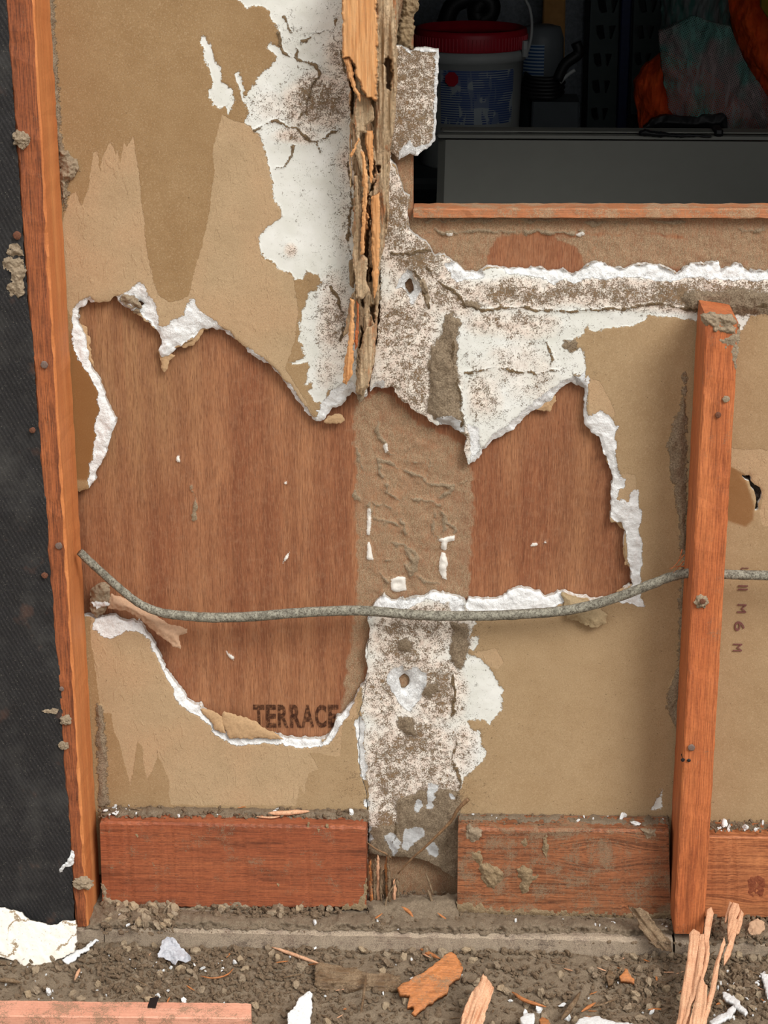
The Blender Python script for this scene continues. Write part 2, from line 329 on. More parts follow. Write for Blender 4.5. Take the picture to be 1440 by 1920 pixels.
M['purple'] = plain('faded_purple_ink', c(120, 80, 74), .9, .1, .25, 1.2, .1)
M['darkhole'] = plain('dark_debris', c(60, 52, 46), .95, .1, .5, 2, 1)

# ------------------------------------------------------------------ object helpers
def tag(o, label=None, cat=None, group=None, kind=None):
    for k, v in (('label', label), ('category', cat), ('group', group), ('kind', kind)):
        if v: o[k] = v
    return o
def empty(name, loc, label, cat, group=None):
    o = bpy.data.objects.new(name, None); COL.objects.link(o); o.location = loc; o.empty_display_size = .02
    bpy.context.view_layer.update()
    return tag(o, label, cat, group)
def link(name, me, mat, parent=None, base=None):
    """link a mesh given in world coordinates; its origin goes to `base`"""
    if base is None and parent is None:
        n = len(me.vertices); a = np.empty(n*3); me.vertices.foreach_get('co', a); a = a.reshape(-1, 3)
        base = ((a[:, 0].min()+a[:, 0].max())/2, (a[:, 1].min()+a[:, 1].max())/2, a[:, 2].min())
    if parent is not None:
        base = parent.matrix_world.translation if base is None else base
    base = Vector(base)
    me.transform(Matrix.Translation(-base))
    o = bpy.data.objects.new(name, me); COL.objects.link(o)
    if mat: me.materials.append(mat)
    if parent is not None:
        o.parent = parent; o.location = base-parent.matrix_world.translation
        o.matrix_world = Matrix.Translation(base)
    else:
        o.location = base; o.matrix_world = Matrix.Translation(base)
    return o
def mesh_np(name, co, quads, polys=(), smooth_=True):
    me = bpy.data.meshes.new(name); co = np.asarray(co, np.float32)
    q = np.asarray(quads, np.int32).reshape(-1, 4)
    idx = [q.ravel()]; cnt = [np.full(len(q), 4, np.int32)]
    if len(polys):
        idx.append(np.array([i for p in polys for i in p], np.int32)); cnt.append(np.array([len(p) for p in polys], np.int32))
    idx = np.concatenate(idx); cnt = np.concatenate(cnt)
    me.vertices.add(len(co)); me.vertices.foreach_set('co', co.ravel())
    me.loops.add(len(idx)); me.loops.foreach_set('vertex_index', idx)
    me.polygons.add(len(cnt)); me.polygons.foreach_set('loop_start', np.concatenate([[0], np.cumsum(cnt)[:-1]]).astype(np.int32))
    me.polygons.foreach_set('use_smooth', np.full(len(cnt), smooth_))
    me.update(calc_edges=True); me.validate()
    return me
def relief(name, field, box, step, proj, hfn, thick, mat, parent=None, attrs=None, back=False, base=None, smooth_=True):
    """sheet whose outline is field>0 (photo px), standing on the real plane `proj`, with relief hfn and real thickness"""
    x0, y0, x1, y1 = box
    xs = np.arange(x0, x1+step, step, float); ys = np.arange(y0, y1+step, step, float)
    X, Y = np.meshgrid(xs, ys); F = field(X.ravel(), Y.ravel()).reshape(X.shape)
    F[0, :] = np.minimum(F[0, :], -.5); F[-1, :] = np.minimum(F[-1, :], -.5); F[:, 0] = np.minimum(F[:, 0], -.5); F[:, -1] = np.minimum(F[:, -1], -.5)
    ins = F > 0; ny, nx = F.shape
    vid = -np.ones(F.shape, int); vid[ins] = np.arange(ins.sum())
    px = list(X[ins]); py = list(Y[ins])
    a, b, cc, d = ins[:-1, :-1], ins[:-1, 1:], ins[1:, 1:], ins[1:, :-1]
    full = a & b & cc & d; part = (a | b | cc | d) & ~full
    I, J = np.nonzero(full)
    quads = np.stack([vid[I, J], vid[I+1, J], vid[I+1, J+1], vid[I, J+1]], -1)
    ed = {}; polys = []; iso = []
    def cross(p, q):
        k = (p, q) if p < q else (q, p)
        if k not in ed:
            f1, f2 = F[p], F[q]; t = f1/(f1-f2); t = min(max(t, .02), .98)
            ed[k] = len(px); px.append(X[p]+(X[q]-X[p])*t); py.append(Y[p]+(Y[q]-Y[p])*t)
        return ed[k]
    for i, j in zip(*np.nonzero(part)):
        cs = [(i, j), (i+1, j), (i+1, j+1), (i, j+1)]; pl = []; kind = []
        for k in range(4):
            p, q = cs[k], cs[(k+1) % 4]
            if ins[p]: pl.append(vid[p]); kind.append(0)
            if ins[p] != ins[q]: pl.append(cross(p, q)); kind.append(1 if ins[p] else 2)
        if len(pl) < 3: continue
        polys.append(pl)
        for k in range(len(pl)):
            if kind[k] == 1 and kind[(k+1) % len(pl)] == 2: iso.append((pl[k], pl[(k+1) % len(pl)]))
    px = np.array(px, float); py = np.array(py, float); n = len(px)
    Fv = np.maximum(field(px, py), 0); h = hfn(px, py, Fv)
    co = proj(px, py, h); nn = proj.n
    tv = thick(px, py) if callable(thick) else thick
    tv = np.broadcast_to(np.asarray(tv, float), px.shape)
    if back:
        cob = co-nn*(tv)[:, None]; co2 = np.concatenate([co, cob]); polys2 = list(polys)
        polys2 += [[v+n for v in p[::-1]] for p in polys]; quads2 = np.concatenate([quads, quads[:, ::-1]+n])
        for u, v in iso: polys2.append([v, u, u+n, v+n])
        ring = np.arange(n); extra = n; src = np.arange(n)
    else:
        bv = sorted({v for e in iso for v in e}); mp = {v: n+k for k, v in enumerate(bv)}; bv = np.array(bv, int)
        cob = co[bv]-nn*(tv[bv]+h[bv])[:, None]
        # duplicate front boundary so that the cut edge gets its own colour
        co2 = np.concatenate([co, co[bv], cob]); m = len(bv); polys2 = list(polys); quads2 = quads
        for u, v in iso: polys2.append([mp[v], mp[u], mp[u]+m, mp[v]+m])
        src = np.concatenate([bv, bv]); extra = 2*m
    me = mesh_np(name, co2, quads2, polys2, smooth_)
    A = dict(attrs(px, py) if attrs else {})
    for k, v in A.items():
        at = me.attributes.new(k, 'FLOAT', 'POINT'); at.data.foreach_set('value', np.concatenate([v, v[src]]).astype(np.float32))
    at = me.attributes.new('edge', 'FLOAT', 'POINT'); at.data.foreach_set('value', np.concatenate([np.zeros(n), np.ones(extra)]).astype(np.float32))
    return link(name, me, mat, parent, base)
def loft(name, ends, sect, mat, parent=None, n=24, jit=.0004, base=None, bev=.002, seed=0, worn=.0):
    """timber between two rectangular ends (4 corners each), rounded arrises, slightly uneven"""
    A = [Vector(p) for p in ends[0]]; B = [Vector(p) for p in ends[1]]
    rings = []; rnd = random.Random(seed)
    for i in range(n+1):
        t = i/n; P = [a.lerp(b, t) for a, b in zip(A, B)]; r = []
        inset = bev*.7 if i in (0, n) else 0
        cen = sum(P, Vector())/4
        for k in range(4):
            p = P[k]; q0 = P[k-1]; q1 = P[(k+1) % 4]
            j = bev*(1+worn*abs(mn.noise(Vector((t*30+seed, k*7., 3)))*3))
            for q in (q0, q1):
                v = p+(q-p).normalized()*min(j, (q-p).length*.4)
                v += Vector([rnd.uniform(-jit, jit) for _ in range(3)])
                if inset: v += (cen-v).normalized()*inset
                r.append(v)
        rings.append(r)
    co = [v for r in rings for v in r]; m = 8; q = []; pl = []
    for i in range(n):
        for k in range(m): q.append((i*m+k, i*m+(k+1) % m, (i+1)*m+(k+1) % m, (i+1)*m+k))
    pl.append(list(range(m))[::-1]); pl.append([n*m+k for k in range(m)])
    me = mesh_np(name, np.array(co), q, pl, False)
    bm = bmesh.new(); bm.from_mesh(me); bmesh.ops.recalc_face_normals(bm, faces=bm.faces); bm.to_mesh(me); bm.free()
    return link(name, me, mat, parent, base)
def timber(name, front, Yf, Yb, mat, parent=None, along='Z', **k):
    """front = four photo points of the front face: TL, TR, BR, BL"""
    F = [U(x, y, Yf) for x, y in front]; Bk = [Vector((p.x, Yb, p.z)) for p in F]
    if along == 'Z': e = ([F[0], F[1], Bk[1], Bk[0]], [F[3], F[2], Bk[2], Bk[3]])
    else: e = ([F[0], F[3], Bk[3], Bk[0]], [F[1], F[2], Bk[2], Bk[1]])
    return loft(name, e, None, mat, parent, **k)
def tube(name, pts, r, mat, parent=None, seg=10, nr=6, jit=0., base=None, taper=None):
    """tube through points (Catmull-Rom), radius r"""
    P = [Vector(p) for p in pts]; P = [P[0]*2-P[1]]+P+[P[-1]*2-P[-2]]; path = []
    for i in range(1, len(P)-2):
        for k in range(nr):
            t = k/nr; p0, p1, p2, p3 = P[i-1:i+3]
            path.append(.5*((2*p1)+(p2-p0)*t+(2*p0-5*p1+4*p2-p3)*t*t+(3*p1-p0-3*p2+p3)*t**3))
    path.append(P[-2]); co = []; q = []; up = Vector((.13, .3, 1)).normalized()
    for i, p in enumerate(path):
        tg = (path[min(i+1, len(path)-1)]-path[max(i-1, 0)]).normalized()
        x = tg.cross(up).normalized() if abs(tg.dot(up)) < .97 else tg.cross(Vector((1, 0, 0))).normalized(); y = tg.cross(x)
        rr = r*(taper(i/(len(path)-1)) if taper else 1)
        for k in range(seg):
            a = 2*pi*k/seg; z = rr*(1+jit*(mn.noise(Vector((i*.45, k*1.3, r*999)))))
            co.append(p+(x*cos(a)+y*sin(a))*z)
    n = len(path)
    for i in range(n-1):
        for k in range(seg): q.append((i*seg+k, i*seg+(k+1) % seg, (i+1)*seg+(k+1) % seg, (i+1)*seg+k))
    me = mesh_np(name, np.array(co), q, [list(range(seg))[::-1], [(n-1)*seg+k for k in range(seg)]])
    return link(name, me, mat, parent, base)
def lathe(name, prof, cen, mat, parent=None, n=40, arc=(0, 2*pi), smooth_=True):
    co = []; q = []; full = abs(arc[1]-arc[0]-2*pi) < 1e-6; m = n if full else n+1
    for r, z in prof:
        for k in range(m):
            a = arc[0]+(arc[1]-arc[0])*k/n; co.append((cen[0]+r*cos(a), cen[1]+r*sin(a), cen[2]+z))
    for i in range(len(prof)-1):
        for k in range(n): q.append((i*m+k, i*m+(k+1) % m, (i+1)*m+(k+1) % m, (i+1)*m+k))
    return link(name, mesh_np(name, np.array(co), q, (), smooth_), mat, parent, cen if parent is None else None)
def box(name, a, b, mat, parent=None, bev=.003, **k):
    x0, y0, z0 = a; x1, y1, z1 = b
    e = ([(x0, y0, z0), (x1, y0, z0), (x1, y1, z0), (x0, y1, z0)], [(x0, y0, z1), (x1, y0, z1), (x1, y1, z1), (x0, y1, z1)])
    return loft(name, e, None, mat, parent, n=2, jit=0, bev=bev, **k)
def polyfield(poly, a1=2., s1=12., a2=1., s2=4., s=3):
    def f(x, y):
        u, v = warp(x, y, a1, s1, a2, s2, s); return sdf(poly, u, v)
    return f
def bbox(poly, m=6):
    p = np.array(poly); return (p[:, 0].min()-m, p[:, 1].min()-m, p[:, 0].max()+m, p[:, 1].max()+m)
def chunk(name, poly, proj, thick, mat, label=None, cat=None, parent=None, rough=.001, ang=0., step=2., seed=3, bulge=0., group=None, jag=1., fib=0., base=None):
    """broken flat piece traced from the photo, with its own plane, thickness, torn outline and fibres along `ang`"""
    ca, sa = cos(ang), sin(ang)
    def h(x, y, F):
        u = x*ca+y*sa; v = -x*sa+y*ca
        r = rough*fbm(x, y, 16, 4, seed)+fib*fbm(u/9., v, 7, 3, seed+5)
        return r+bulge*smooth(F, 0, 14)-(.0012*np.exp(-F/2.))
    o = relief(name, polyfield(poly, 2.2*jag, 12, 1.1*jag, 4, seed), bbox(poly), step, proj, h, thick, mat, parent, back=True, base=base)
    if label: tag(o, label, cat, group)
    return o

# ------------------------------------------------------------------ traced outlines (photo px)
def scl(o, k, pts): return [(o[0]+x/k, o[1]+y/k) for x, y in pts]
HOLE = [(149,580),(167,565),(187,565),(200,567),(217,557),(227,570),(247,582),(267,595),(283,608),(295,623),(302,640),(297,655),(303,668),(318,665),(328,655),(345,645),(363,632),(377,618),(400,612),(423,624),(443,637),(467,660),(480,671),(507,685),(527,705),(547,735),(567,765),(590,790),(606,788),(622,768),(640,762),(650,747),(663,733),
(672,742),(687,745),(700,727),(737,727),(747,740),(770,767),(790,777),(813,793),(840,797),(860,808),(873,820),(872,847),(880,875),(893,863),(907,843),(927,823),(960,807),(977,790),(997,768),(1012,766),(1030,750),(1045,733),(1057,726),(1073,718),(1093,727),(1097,747),(1095,767),(1092,790),(1107,807),(1123,823),(1133,850),(1145,873),(1150,903),(1147,923),(1145,960),(1147,980),(1163,980),(1173,997),(1170,1027),(1177,1060),(1182,1080),(1183,1097),(1163,1110),(1147,1120),(1123,1127),(1093,1122),(1053,1112),(1027,1117),(1003,1110),(990,1102),(973,1100),(960,1104),(940,1120),(917,1122),(907,1122),(877,1122),(873,1130),(860,1123),(847,1112),(813,1110),(797,1118),(773,1123),(763,1126),(733,1123),(720,1118),(710,1122),(697,1137),(688,1160),
(692,1177),(688,1207),(685,1237),(688,1253),(683,1283),(673,1297),(663,1313),(647,1330),(633,1347),(623,1370),(613,1383),(597,1388),(557,1385),(533,1383),(500,1378),(430,1378),(420,1362),(395,1345),(377,1326),(360,1320),(340,1293),(320,1270),(307,1247),(293,1217),(280,1190),(260,1167),(247,1162),(233,1164),(217,1150),(193,1157),(177,1157),(100,1160),(100,930),(167,917),(180,893),(197,850),(213,813),(216,790),(207,763),(193,727),(183,707),(173,687),(167,667),(164,640),(153,613),(145,603)]
TOPC = [(727,283),(743,317),(757,360),(767,370),(765,397),(767,430),(780,443),(797,453),(807,467),(813,478),(830,478),(857,493),(870,507),(897,512),(913,502),(940,503),(960,503),(1010,502),(1027,508),(1053,505),(1077,515),(1093,505),(1107,493),(1127,493),(1147,500),(1167,505),(1187,497),(1213,495),(1243,500),(1270,513),(1290,500),(1293,493),(1320,495),(1348,490),(1352,508),(1377,495),(1393,497),(1397,507),(1440,510),(1660,512)]
BAYHOLE = [(1300,880),(1370,884),(1388,893),(1398,905),(1408,918),(1420,940),(1432,930),(1425,915),(1410,900),(1405,890),(1395,882),(1380,876),(1368,874)]
DEEP = scl((1330,850), 4.8, [(285,190),(360,190),(385,215),(375,250),(440,290),(470,330),(465,390),(440,440),(440,500),(405,520),(420,430),(405,360),(370,300),(360,250),(320,230)])
WHITE = [
 [(447,-60),(447,0),(463,17),(480,7),(493,17),(505,23),(513,40),(523,63),(523,87),(505,78),(498,85),(512,98),(518,108),(510,123),(487,140),(480,153),(467,170),(455,182),(457,160),(447,135),(442,143),(447,165),(457,187),(467,207),(457,230),(480,247),(487,253),(500,300),(513,347),(517,373),(530,407),(517,417),(497,430),(485,447),(487,467),(493,480),(513,497),(530,510),(547,510),(553,523),(570,525),(573,510),(597,513),(603,533),(580,547),(567,580),(563,613),(560,640),(570,653),(573,667),(543,680),(547,684),(577,680),(577,707),(570,720),(587,717),(580,733),(587,753),(603,755),(613,730),(622,735),(660,730),(715,700),(715,-60)],
 [(377,67),(388,68),(397,90),(413,133),(415,153),(440,170),(440,190),(430,217),(423,200),(397,200),(390,170),(400,167),(393,133),(383,103),(378,83)],
 [(690,240)]+TOPC+[(1660,585),(1440,586),(1405,592),(1397,610),(1388,622),(1380,602),(1300,600),(1287,597),(1250,592),(1215,590),(1210,600),(1187,610),(1150,613),(1110,621),(1105,605),(1100,623),(1083,633),(1070,643),(1073,660),(1093,653),(1097,680),(1100,707),(1095,740),(900,900),(870,900),(660,800)],
 [(650,1100),(877,1100),(905,1140),(890,1150),(890,1173),(882,1190),(877,1225),(888,1232),(900,1237),(913,1247),(928,1267),(933,1278),(943,1293),(937,1307),(942,1330),(930,1343),(917,1362),(907,1350),(880,1347),(880,1367),(897,1373),(903,1397),(912,1413),(907,1427),(887,1442),(867,1463),(853,1497),(860,1520),(855,1570),(800,1620),(690,1620),(690,1480),(684,1440),(680,1345),(676,1290)],
 [(877,1205),(884,1192),(897,1194),(895,1212),(888,1221),(880,1212)], [(1240,1480),(1242,1515),(1222,1520),(1232,1500),(1236,1487)]]
FRESH = [
 [(138,640),(136,600),(140,578),(152,562),(170,556),(176,563),(160,580),(148,592),(155,615),(167,640),(172,668),(178,690),(190,708),(198,730),(212,765),(220,795),(215,818),(198,852),(185,880),(172,905),(167,920),(164,905),(168,880),(178,832),(180,795),(188,770),(183,735),(172,708),(155,690),(145,660)],
 [(222,556),(240,548),(262,532),(272,534),(275,552),(287,565),(293,590),(297,612),(302,622),(300,613),(312,611),(325,602),(345,595),(352,570),(362,563),(372,582),(385,592),(405,600),(412,615),(430,625),(450,650),(470,662),(490,672),(510,690),(524,697),(530,712),(545,725),(555,740),(575,770),(592,793),(570,785),(540,735),(500,693),(460,662),(425,632),(400,617),(375,622),(350,640),(330,655),(322,665),(310,675),(298,678),(302,642),(292,620),(280,600),(262,577),(245,580),(228,570)],
 [(590,795),(597,770),(605,752),(620,738),(640,722),(655,715),(662,720),(666,738),(645,772),(630,780),(608,790)],
 [(855,490),(870,500),(900,508),(905,518),(860,528),(845,515),(835,498)],
 [(1010,495)]+[p for p in TOPC if p[0] > 945]+[(1660,523),(1400,524),(1352,522),(1290,518),(1275,524),(1230,524),(1180,518),(1130,520),(1090,521),(1075,530),(1060,520),(1040,534),(1015,517),(980,515),(950,512),(945,500)],
 [(1107,707),(1098,745),(1100,780),(1104,785),(1112,778),(1125,770),(1135,778),(1148,787),(1156,800),(1152,820),(1153,843),(1153,873),(1160,887),(1172,897),(1167,913),(1157,917),(1155,938),(1180,943),(1188,922),(1197,921),(1199,960),(1198,1003),(1203,1020),(1202,1053),(1198,1093),(1200,1120),(1208,1138),(1196,1132),(1192,1122),(1183,1095),(1180,1060),(1178,1030),(1178,1003),(1168,985),(1147,970),(1140,940),(1150,905),(1140,870),(1120,820),(1090,800),(1085,760),(1095,720)],
 [(870,1118),(925,1118),(950,1100),(975,1095),(1000,1100),(1030,1112),(1053,1106),(1056,1130),(1020,1145),(970,1147),(920,1143),(880,1148)],
 [(1147,1116),(1185,1108),(1200,1120),(1203,1136),(1175,1130),(1155,1127)],
 [(177,1153),(195,1150),(217,1145),(233,1157),(250,1158),(262,1164),(276,1180),(290,1200),(300,1222),(312,1245),(325,1270),(345,1293),(365,1318),(385,1330),(400,1350),(425,1372),(440,1384),(500,1384),(540,1380),(557,1380),(600,1384),(600,1396),(575,1403),(545,1397),(500,1392),(435,1397),(415,1382),(380,1350),(345,1325),(330,1308),(325,1290),(308,1262),(295,1230),(280,1197),(260,1185),(235,1183),(205,1198),(190,1190),(176,1178)],
 [(600,1400),(612,1386),(625,1368),(632,1350),(645,1333),(660,1310),(664,1318),(650,1340),(640,1360),(630,1375),(615,1393)],
 [(690,1160),(693,1140),(710,1118),(735,1115),(760,1125),(780,1118),(800,1112),(845,1107),(865,1122),(870,1143),(850,1150),(845,1130),(800,1122),(765,1140),(745,1145),(710,1135)],
 [(668,1350),(676,1345),(682,1360),(680,1400),(686,1440),(684,1460),(672,1430)],
 [(727,1270),(738,1255),(752,1250),(760,1262),(775,1252),(795,1262),(797,1285),(785,1312),(768,1333),(750,1318),(737,1300)],
 [(755,518),(765,508),(772,512),(775,525),(790,545),(775,570),(765,545),(745,540),(748,528)],
 [(660,800),(687,745),(700,722),(715,712),(716,725),(700,735),(695,745)],
 [(820,785),(835,780),(850,783),(866,795),(872,808),(850,805),(830,800)],
 [(878,800),(895,805),(900,840),(885,860)],[(905,843),(925,815),(960,792),(1000,760),(1030,735),(1060,715),(1085,705),(1098,700),(1094,722),(1060,735),(1000,778),(960,812),(925,835),(900,868),(882,885),(882,868)]]
LIGHT = [[(100,480),(130,367),(143,360),(153,387),(167,347),(175,287),(183,283),(188,320),(195,287),(207,265),(213,277),(217,290),(222,277),(224,313),(233,263),(238,277),(250,253),(258,310),(267,383),(277,480),(290,537),(300,556),(318,568),(353,557),(373,480),(383,443),(393,393),(402,323),(398,290),(410,240),(417,213),(440,228),(457,230),(487,253),(500,300),(513,347),(517,373),(530,407),(517,417),(485,447),(490,480),(513,497),(550,518),(553,540),(560,580),(552,640),(535,690),(560,730),(595,790),(560,800),(430,680),(300,700),(130,590)],
 [(170,1150),(240,1150),(450,1360),(640,1330),(670,1300),(670,1345),(645,1350),(638,1418),(590,1412),(580,1412),(598,1440),(577,1450),(572,1490),(562,1470),(556,1510),(318,1510),(317,1460),(303,1433),(297,1417),(287,1443),(275,1463),(270,1440),(267,1397),(257,1390),(250,1443),(245,1473),(237,1440),(223,1390),(213,1367),(207,1337),(197,1337),(190,1330),(170,1200)],
 [(1365,840),(1660,850),(1660,1000),(1430,985),(1425,960),(1432,930),(1400,890),(1365,872)],
 [(1102,707),(1125,715),(1140,740),(1153,775),(1150,787),(1125,770),(1105,785)],[(1160,887),(1190,890),(1195,925),(1180,945),(1157,938)],
 [(887,1225),(930,1215),(945,1240),(935,1255),(913,1247)]]
TINT = [[(130,620),(160,650),(185,715),(190,770),(172,860),(165,900),(130,900)], [(1364,870),(1395,890),(1415,950),(1412,975),(1398,988),(1360,975)],[(1345,940),(1410,960),(1400,985),(1380,975)]]  # orange-brown paper; on the left strip its shadow is in the colour too
CRACK = [[(522,60),(523,87),(530,100),(560,112),(590,122),(600,138),(585,155),(578,180),(575,200),(560,225)], [(478,245),(487,240),(510,228),(535,235),(560,245),(575,262),(595,268),(612,258),(620,248),(640,242)], [(597,265),(598,285)], [(515,315),(532,312),(540,298),(548,285),(553,272)], [(532,30),(540,45),(548,58)], [(557,90),(556,105)], [(630,35),(625,60),(640,100),(655,150)], [(648,250),(656,320),(660,380),(652,440),(660,500)], [(565,80),(590,62),(610,60)], [(620,540),(635,560),(645,600),(640,640)],
 [(860,560),(870,575),(900,580),(960,577),(1050,583),(1150,580),(1240,570),(1300,580),(1360,578),(1440,572)], [(1025,640),(1032,660),(1035,690)], [(870,700),(930,690),(1000,700),(1050,695)], [(800,500),(815,520),(835,540),(850,545),(862,560)],[(778,510),(790,530),(800,560),(803,575)],[(850,640),(845,660),(855,700),(862,740),(868,800)],[(848,1260),(852,1300),(848,1345),(830,1350)],[(740,1540),(741,1570),(735,1580)],[(735,475),(770,478),(800,470),(830,472)],[(705,470),(712,520),(708,560)],[(720,300),(722,400),(718,450)],
 [(858,1390),(850,1420),(862,1460),(855,1500)]]
CRUST = [[(836,592),(850,585),(862,600),(858,640),(856,680),(862,720),(866,770),(875,818),(860,812),(845,798),(820,790),(802,770),(808,720),(800,690),(812,650),(825,630)],
 [(846,1170),(868,1165),(882,1178),(878,1215),(873,1250),(860,1258),(843,1235),(846,1200)],
 [(1278,555),(1300,545),(1340,550),(1380,540),(1440,548),(1500,560),(1440,588),(1380,590),(1310,590),(1290,580)],
 [(100,-60),(101,0),(104,90),(112,180),(116,270),(133,300),(147,318),(130,340),(122,395),(118,380),(112,300),(90,200),(80,-60)],
 [(1285,700),(1290,1500),(1278,1500),(1272,1360),(1250,1330),(1256,1290),(1272,1250),(1278,1060),(1272,960),(1258,890),(1252,840),(1262,800),(1278,760),(1283,700)],
 [(222,560),(235,550),(252,553),(262,565),(270,580),(262,586),(245,580)],
 [(742,1500),(800,1480),(862,1480),(864,1660),(690,1660),(688,1550),(742,1548)],
 [(745,1200),(765,1195),(775,1210),(765,1225),(748,1220)], [(795,1285),(818,1278),(825,1295),(808,1308),(793,1302)], [(745,1340),(775,1345),(780,1375),(760,1380),(745,1365)],
 [(1060,640),(1078,640),(1085,655),(1072,662),(1058,655)], [(1075,700),(1100,705),(1100,725),(1085,722)], [(180,1320),(192,1320),(200,1430),(203,1510),(186,1510)], [(700,470),(712,470),(716,560),(700,570)],
 [(870,560),(905,570),(895,582),(872,576)],[(1345,600),(1352,640),(1350,700),(1344,690)]]
FRESH += [scl((660,1480), 6, q_) for q_ in ([(600,450),(720,440),(800,460),(790,520),(720,590),(650,640),(610,670),(565,650),(580,560)], [(360,520),(420,500),(480,530),(540,590),(520,640),(500,660),(460,750),(440,660),(380,590)], [(715,150),(780,130),(790,190),(740,250),(710,220)], [(860,-60),(960,-40),(930,60),(900,150),(900,200),(860,220)], [(120,140),(150,110),(185,140),(180,190),(130,210)], [(830,640),(900,600),(960,680),(940,740),(890,740)], [(1090,40),(1140,50),(1150,90),(1110,80)], [(180,430),(220,430),(200,500),(230,560),(180,590)])]
# grime blobs: x, y, rx, ry, amount
GR = [(605,190,75,60,.85),(645,120,50,130,.6),(500,200,70,55,.38),(655,300,35,120,.45),(565,255,80,22,.5),(570,60,60,50,.28),(650,450,28,150,.45),(630,600,45,120,.6),(620,690,40,60,.45),(545,470,16,18,.8),(560,360,60,130,.10),(590,560,50,60,.12),
 (740,400,60,160,.82),(780,480,90,60,.75),(760,600,110,140,.62),(780,720,110,80,.72),(840,560,60,60,.72),(1000,550,220,32,.92),(1250,550,280,34,.95),(1500,555,250,40,.95),(960,610,140,40,.55),(960,680,140,60,.48),(900,740,60,70,.5),(1000,720,90,60,.45),(860,830,40,40,.7),
 (760,1200,75,80,.75),(830,1180,60,60,.8),(720,1300,50,90,.72),(820,1300,60,80,.75),(770,1400,110,80,.72),(760,1480,110,60,.85),(770,1560,110,70,1.),(860,1400,50,80,.5),(905,1300,30,80,.12),(705,1420,30,100,.6)]
def grime(x, y):
    g = np.zeros(x.shape)
    for a, b, rx, ry, v in GR:
        m = (np.abs(x-a) < rx*2.2) & (np.abs(y-b) < ry*2.2)
        g[m] = np.maximum(g[m], v*np.exp(-(((x[m]-a)/rx)**2+((y[m]-b)/ry)**2)*.9))
    return np.clip(g*(1+.35*fbm(x, y, 60, 3, 77)), 0, 1)
def board_attrs(x, y):
    u, v = warp(x, y, 3, 16, 1.5, 5, 40); q = lambda a: np.clip(a/20, -1, 1)
    return dict(white=q(usdf(WHITE, u, v)), fresh=q(usdf(FRESH, u, v)+1.6), light=q(usdf(LIGHT, (x+u)/2, (y+v)/2)), crust=q(usdf(CRUST, u, v)),
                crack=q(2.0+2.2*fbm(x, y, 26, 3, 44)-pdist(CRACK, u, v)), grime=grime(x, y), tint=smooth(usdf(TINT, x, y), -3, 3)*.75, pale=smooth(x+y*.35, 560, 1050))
def board_h(x, y, F):
    u, v = warp(x, y, 3, 16, 1.5, 5, 40)
    fr = smooth(usdf(FRESH, u, v), -3, 2); wh = smooth(usdf(WHITE, u, v), -1.5, 1.5); cr = smooth(usdf(CRUST, u, v), -2, 10); ck = smooth(2.6+2.2*fbm(x, y, 26, 3, 44)-pdist(CRACK, u, v), -1, 2)
    g = grime(x, y)*wh; d = F
    h = .0006*fbm(x, y, 240, 2, 5)+.00012*fbm(x, y, 14, 2, 6)
    h = h-.0009*wh*(1-g)+g*(.0014*fbm(x, y, 22, 5, 8)+.0006)
    h = h-fr*(.0010+.0034*np.exp(-d/9.)-.0018*fbm(x, y, 13, 5, 12))
    h = h+cr*(.0035+.0034*fbm(x*1.5, y, 26, 5, 14))+ck*.0011*(1+fbm(x, y, 10, 3, 15))
    # bowl around the bullet-like dent in the lower column
    r = np.hypot(x-760, y-1278); h = h-.006*np.exp(-(r/20)**2)
    return h-.0012*np.exp(-d/2.5)
SEAM = [(702,1120),(690,1160),(690,1200),(686,1283),(673,1345),(673,1440),(688,1490),(691,1540),(691,1700)]
HL = [[(1250+1,1)]]
def hole_f(x, y):
    u, v = warp(x, y, 2.6, 15, 1.6, 5, 60); d = -sdf(HOLE, u, v)
    for cx, cy, rx, ry in ((758,1277,9,13), (766,537,8,14), (263,570,6,6)):
        d = np.minimum(d, (np.hypot((u-cx)/rx, (v-cy)/ry)-1)*min(rx, ry))
    return d
def board(name, outer, box_, step, label, ex=None):
    def f(x, y):
        u, v = warp(x, y, 1.6, 12, 1.2, 4, 50)
        d = np.minimum(sdf(outer, u, v), hole_f(x, y))
        if ex: d = np.minimum(d, -usdf(ex, u, v))
        return d
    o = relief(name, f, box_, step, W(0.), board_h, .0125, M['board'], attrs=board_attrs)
    return tag(o, label, 'drywall')
ST = 2.6
A = board('gypsum_board', [(-40,-60),(688,-60),(688,760),(668,745),(662,850),(300,1000),(-40,1000)], (-40,-60,700,940), ST,
          'brown papered gypsum board at upper left with peeled white patches and ragged torn bottom edge')
B = board('gypsum_board', [(60,1050)]+[(x-.5, y) for x, y in SEAM[:7]]+[(688,1500),(688,1640),(60,1640)], (60,1050,700,1640), ST,
          'low gypsum board fragment above the left blocking timber, curved white torn top edge')
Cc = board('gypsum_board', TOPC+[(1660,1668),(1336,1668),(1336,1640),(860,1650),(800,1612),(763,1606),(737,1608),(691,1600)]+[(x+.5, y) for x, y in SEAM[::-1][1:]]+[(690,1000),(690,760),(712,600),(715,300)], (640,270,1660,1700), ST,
          'gypsum board below the window opening, dirt-caked in the middle and brown papered at right', ex=[DEEP])

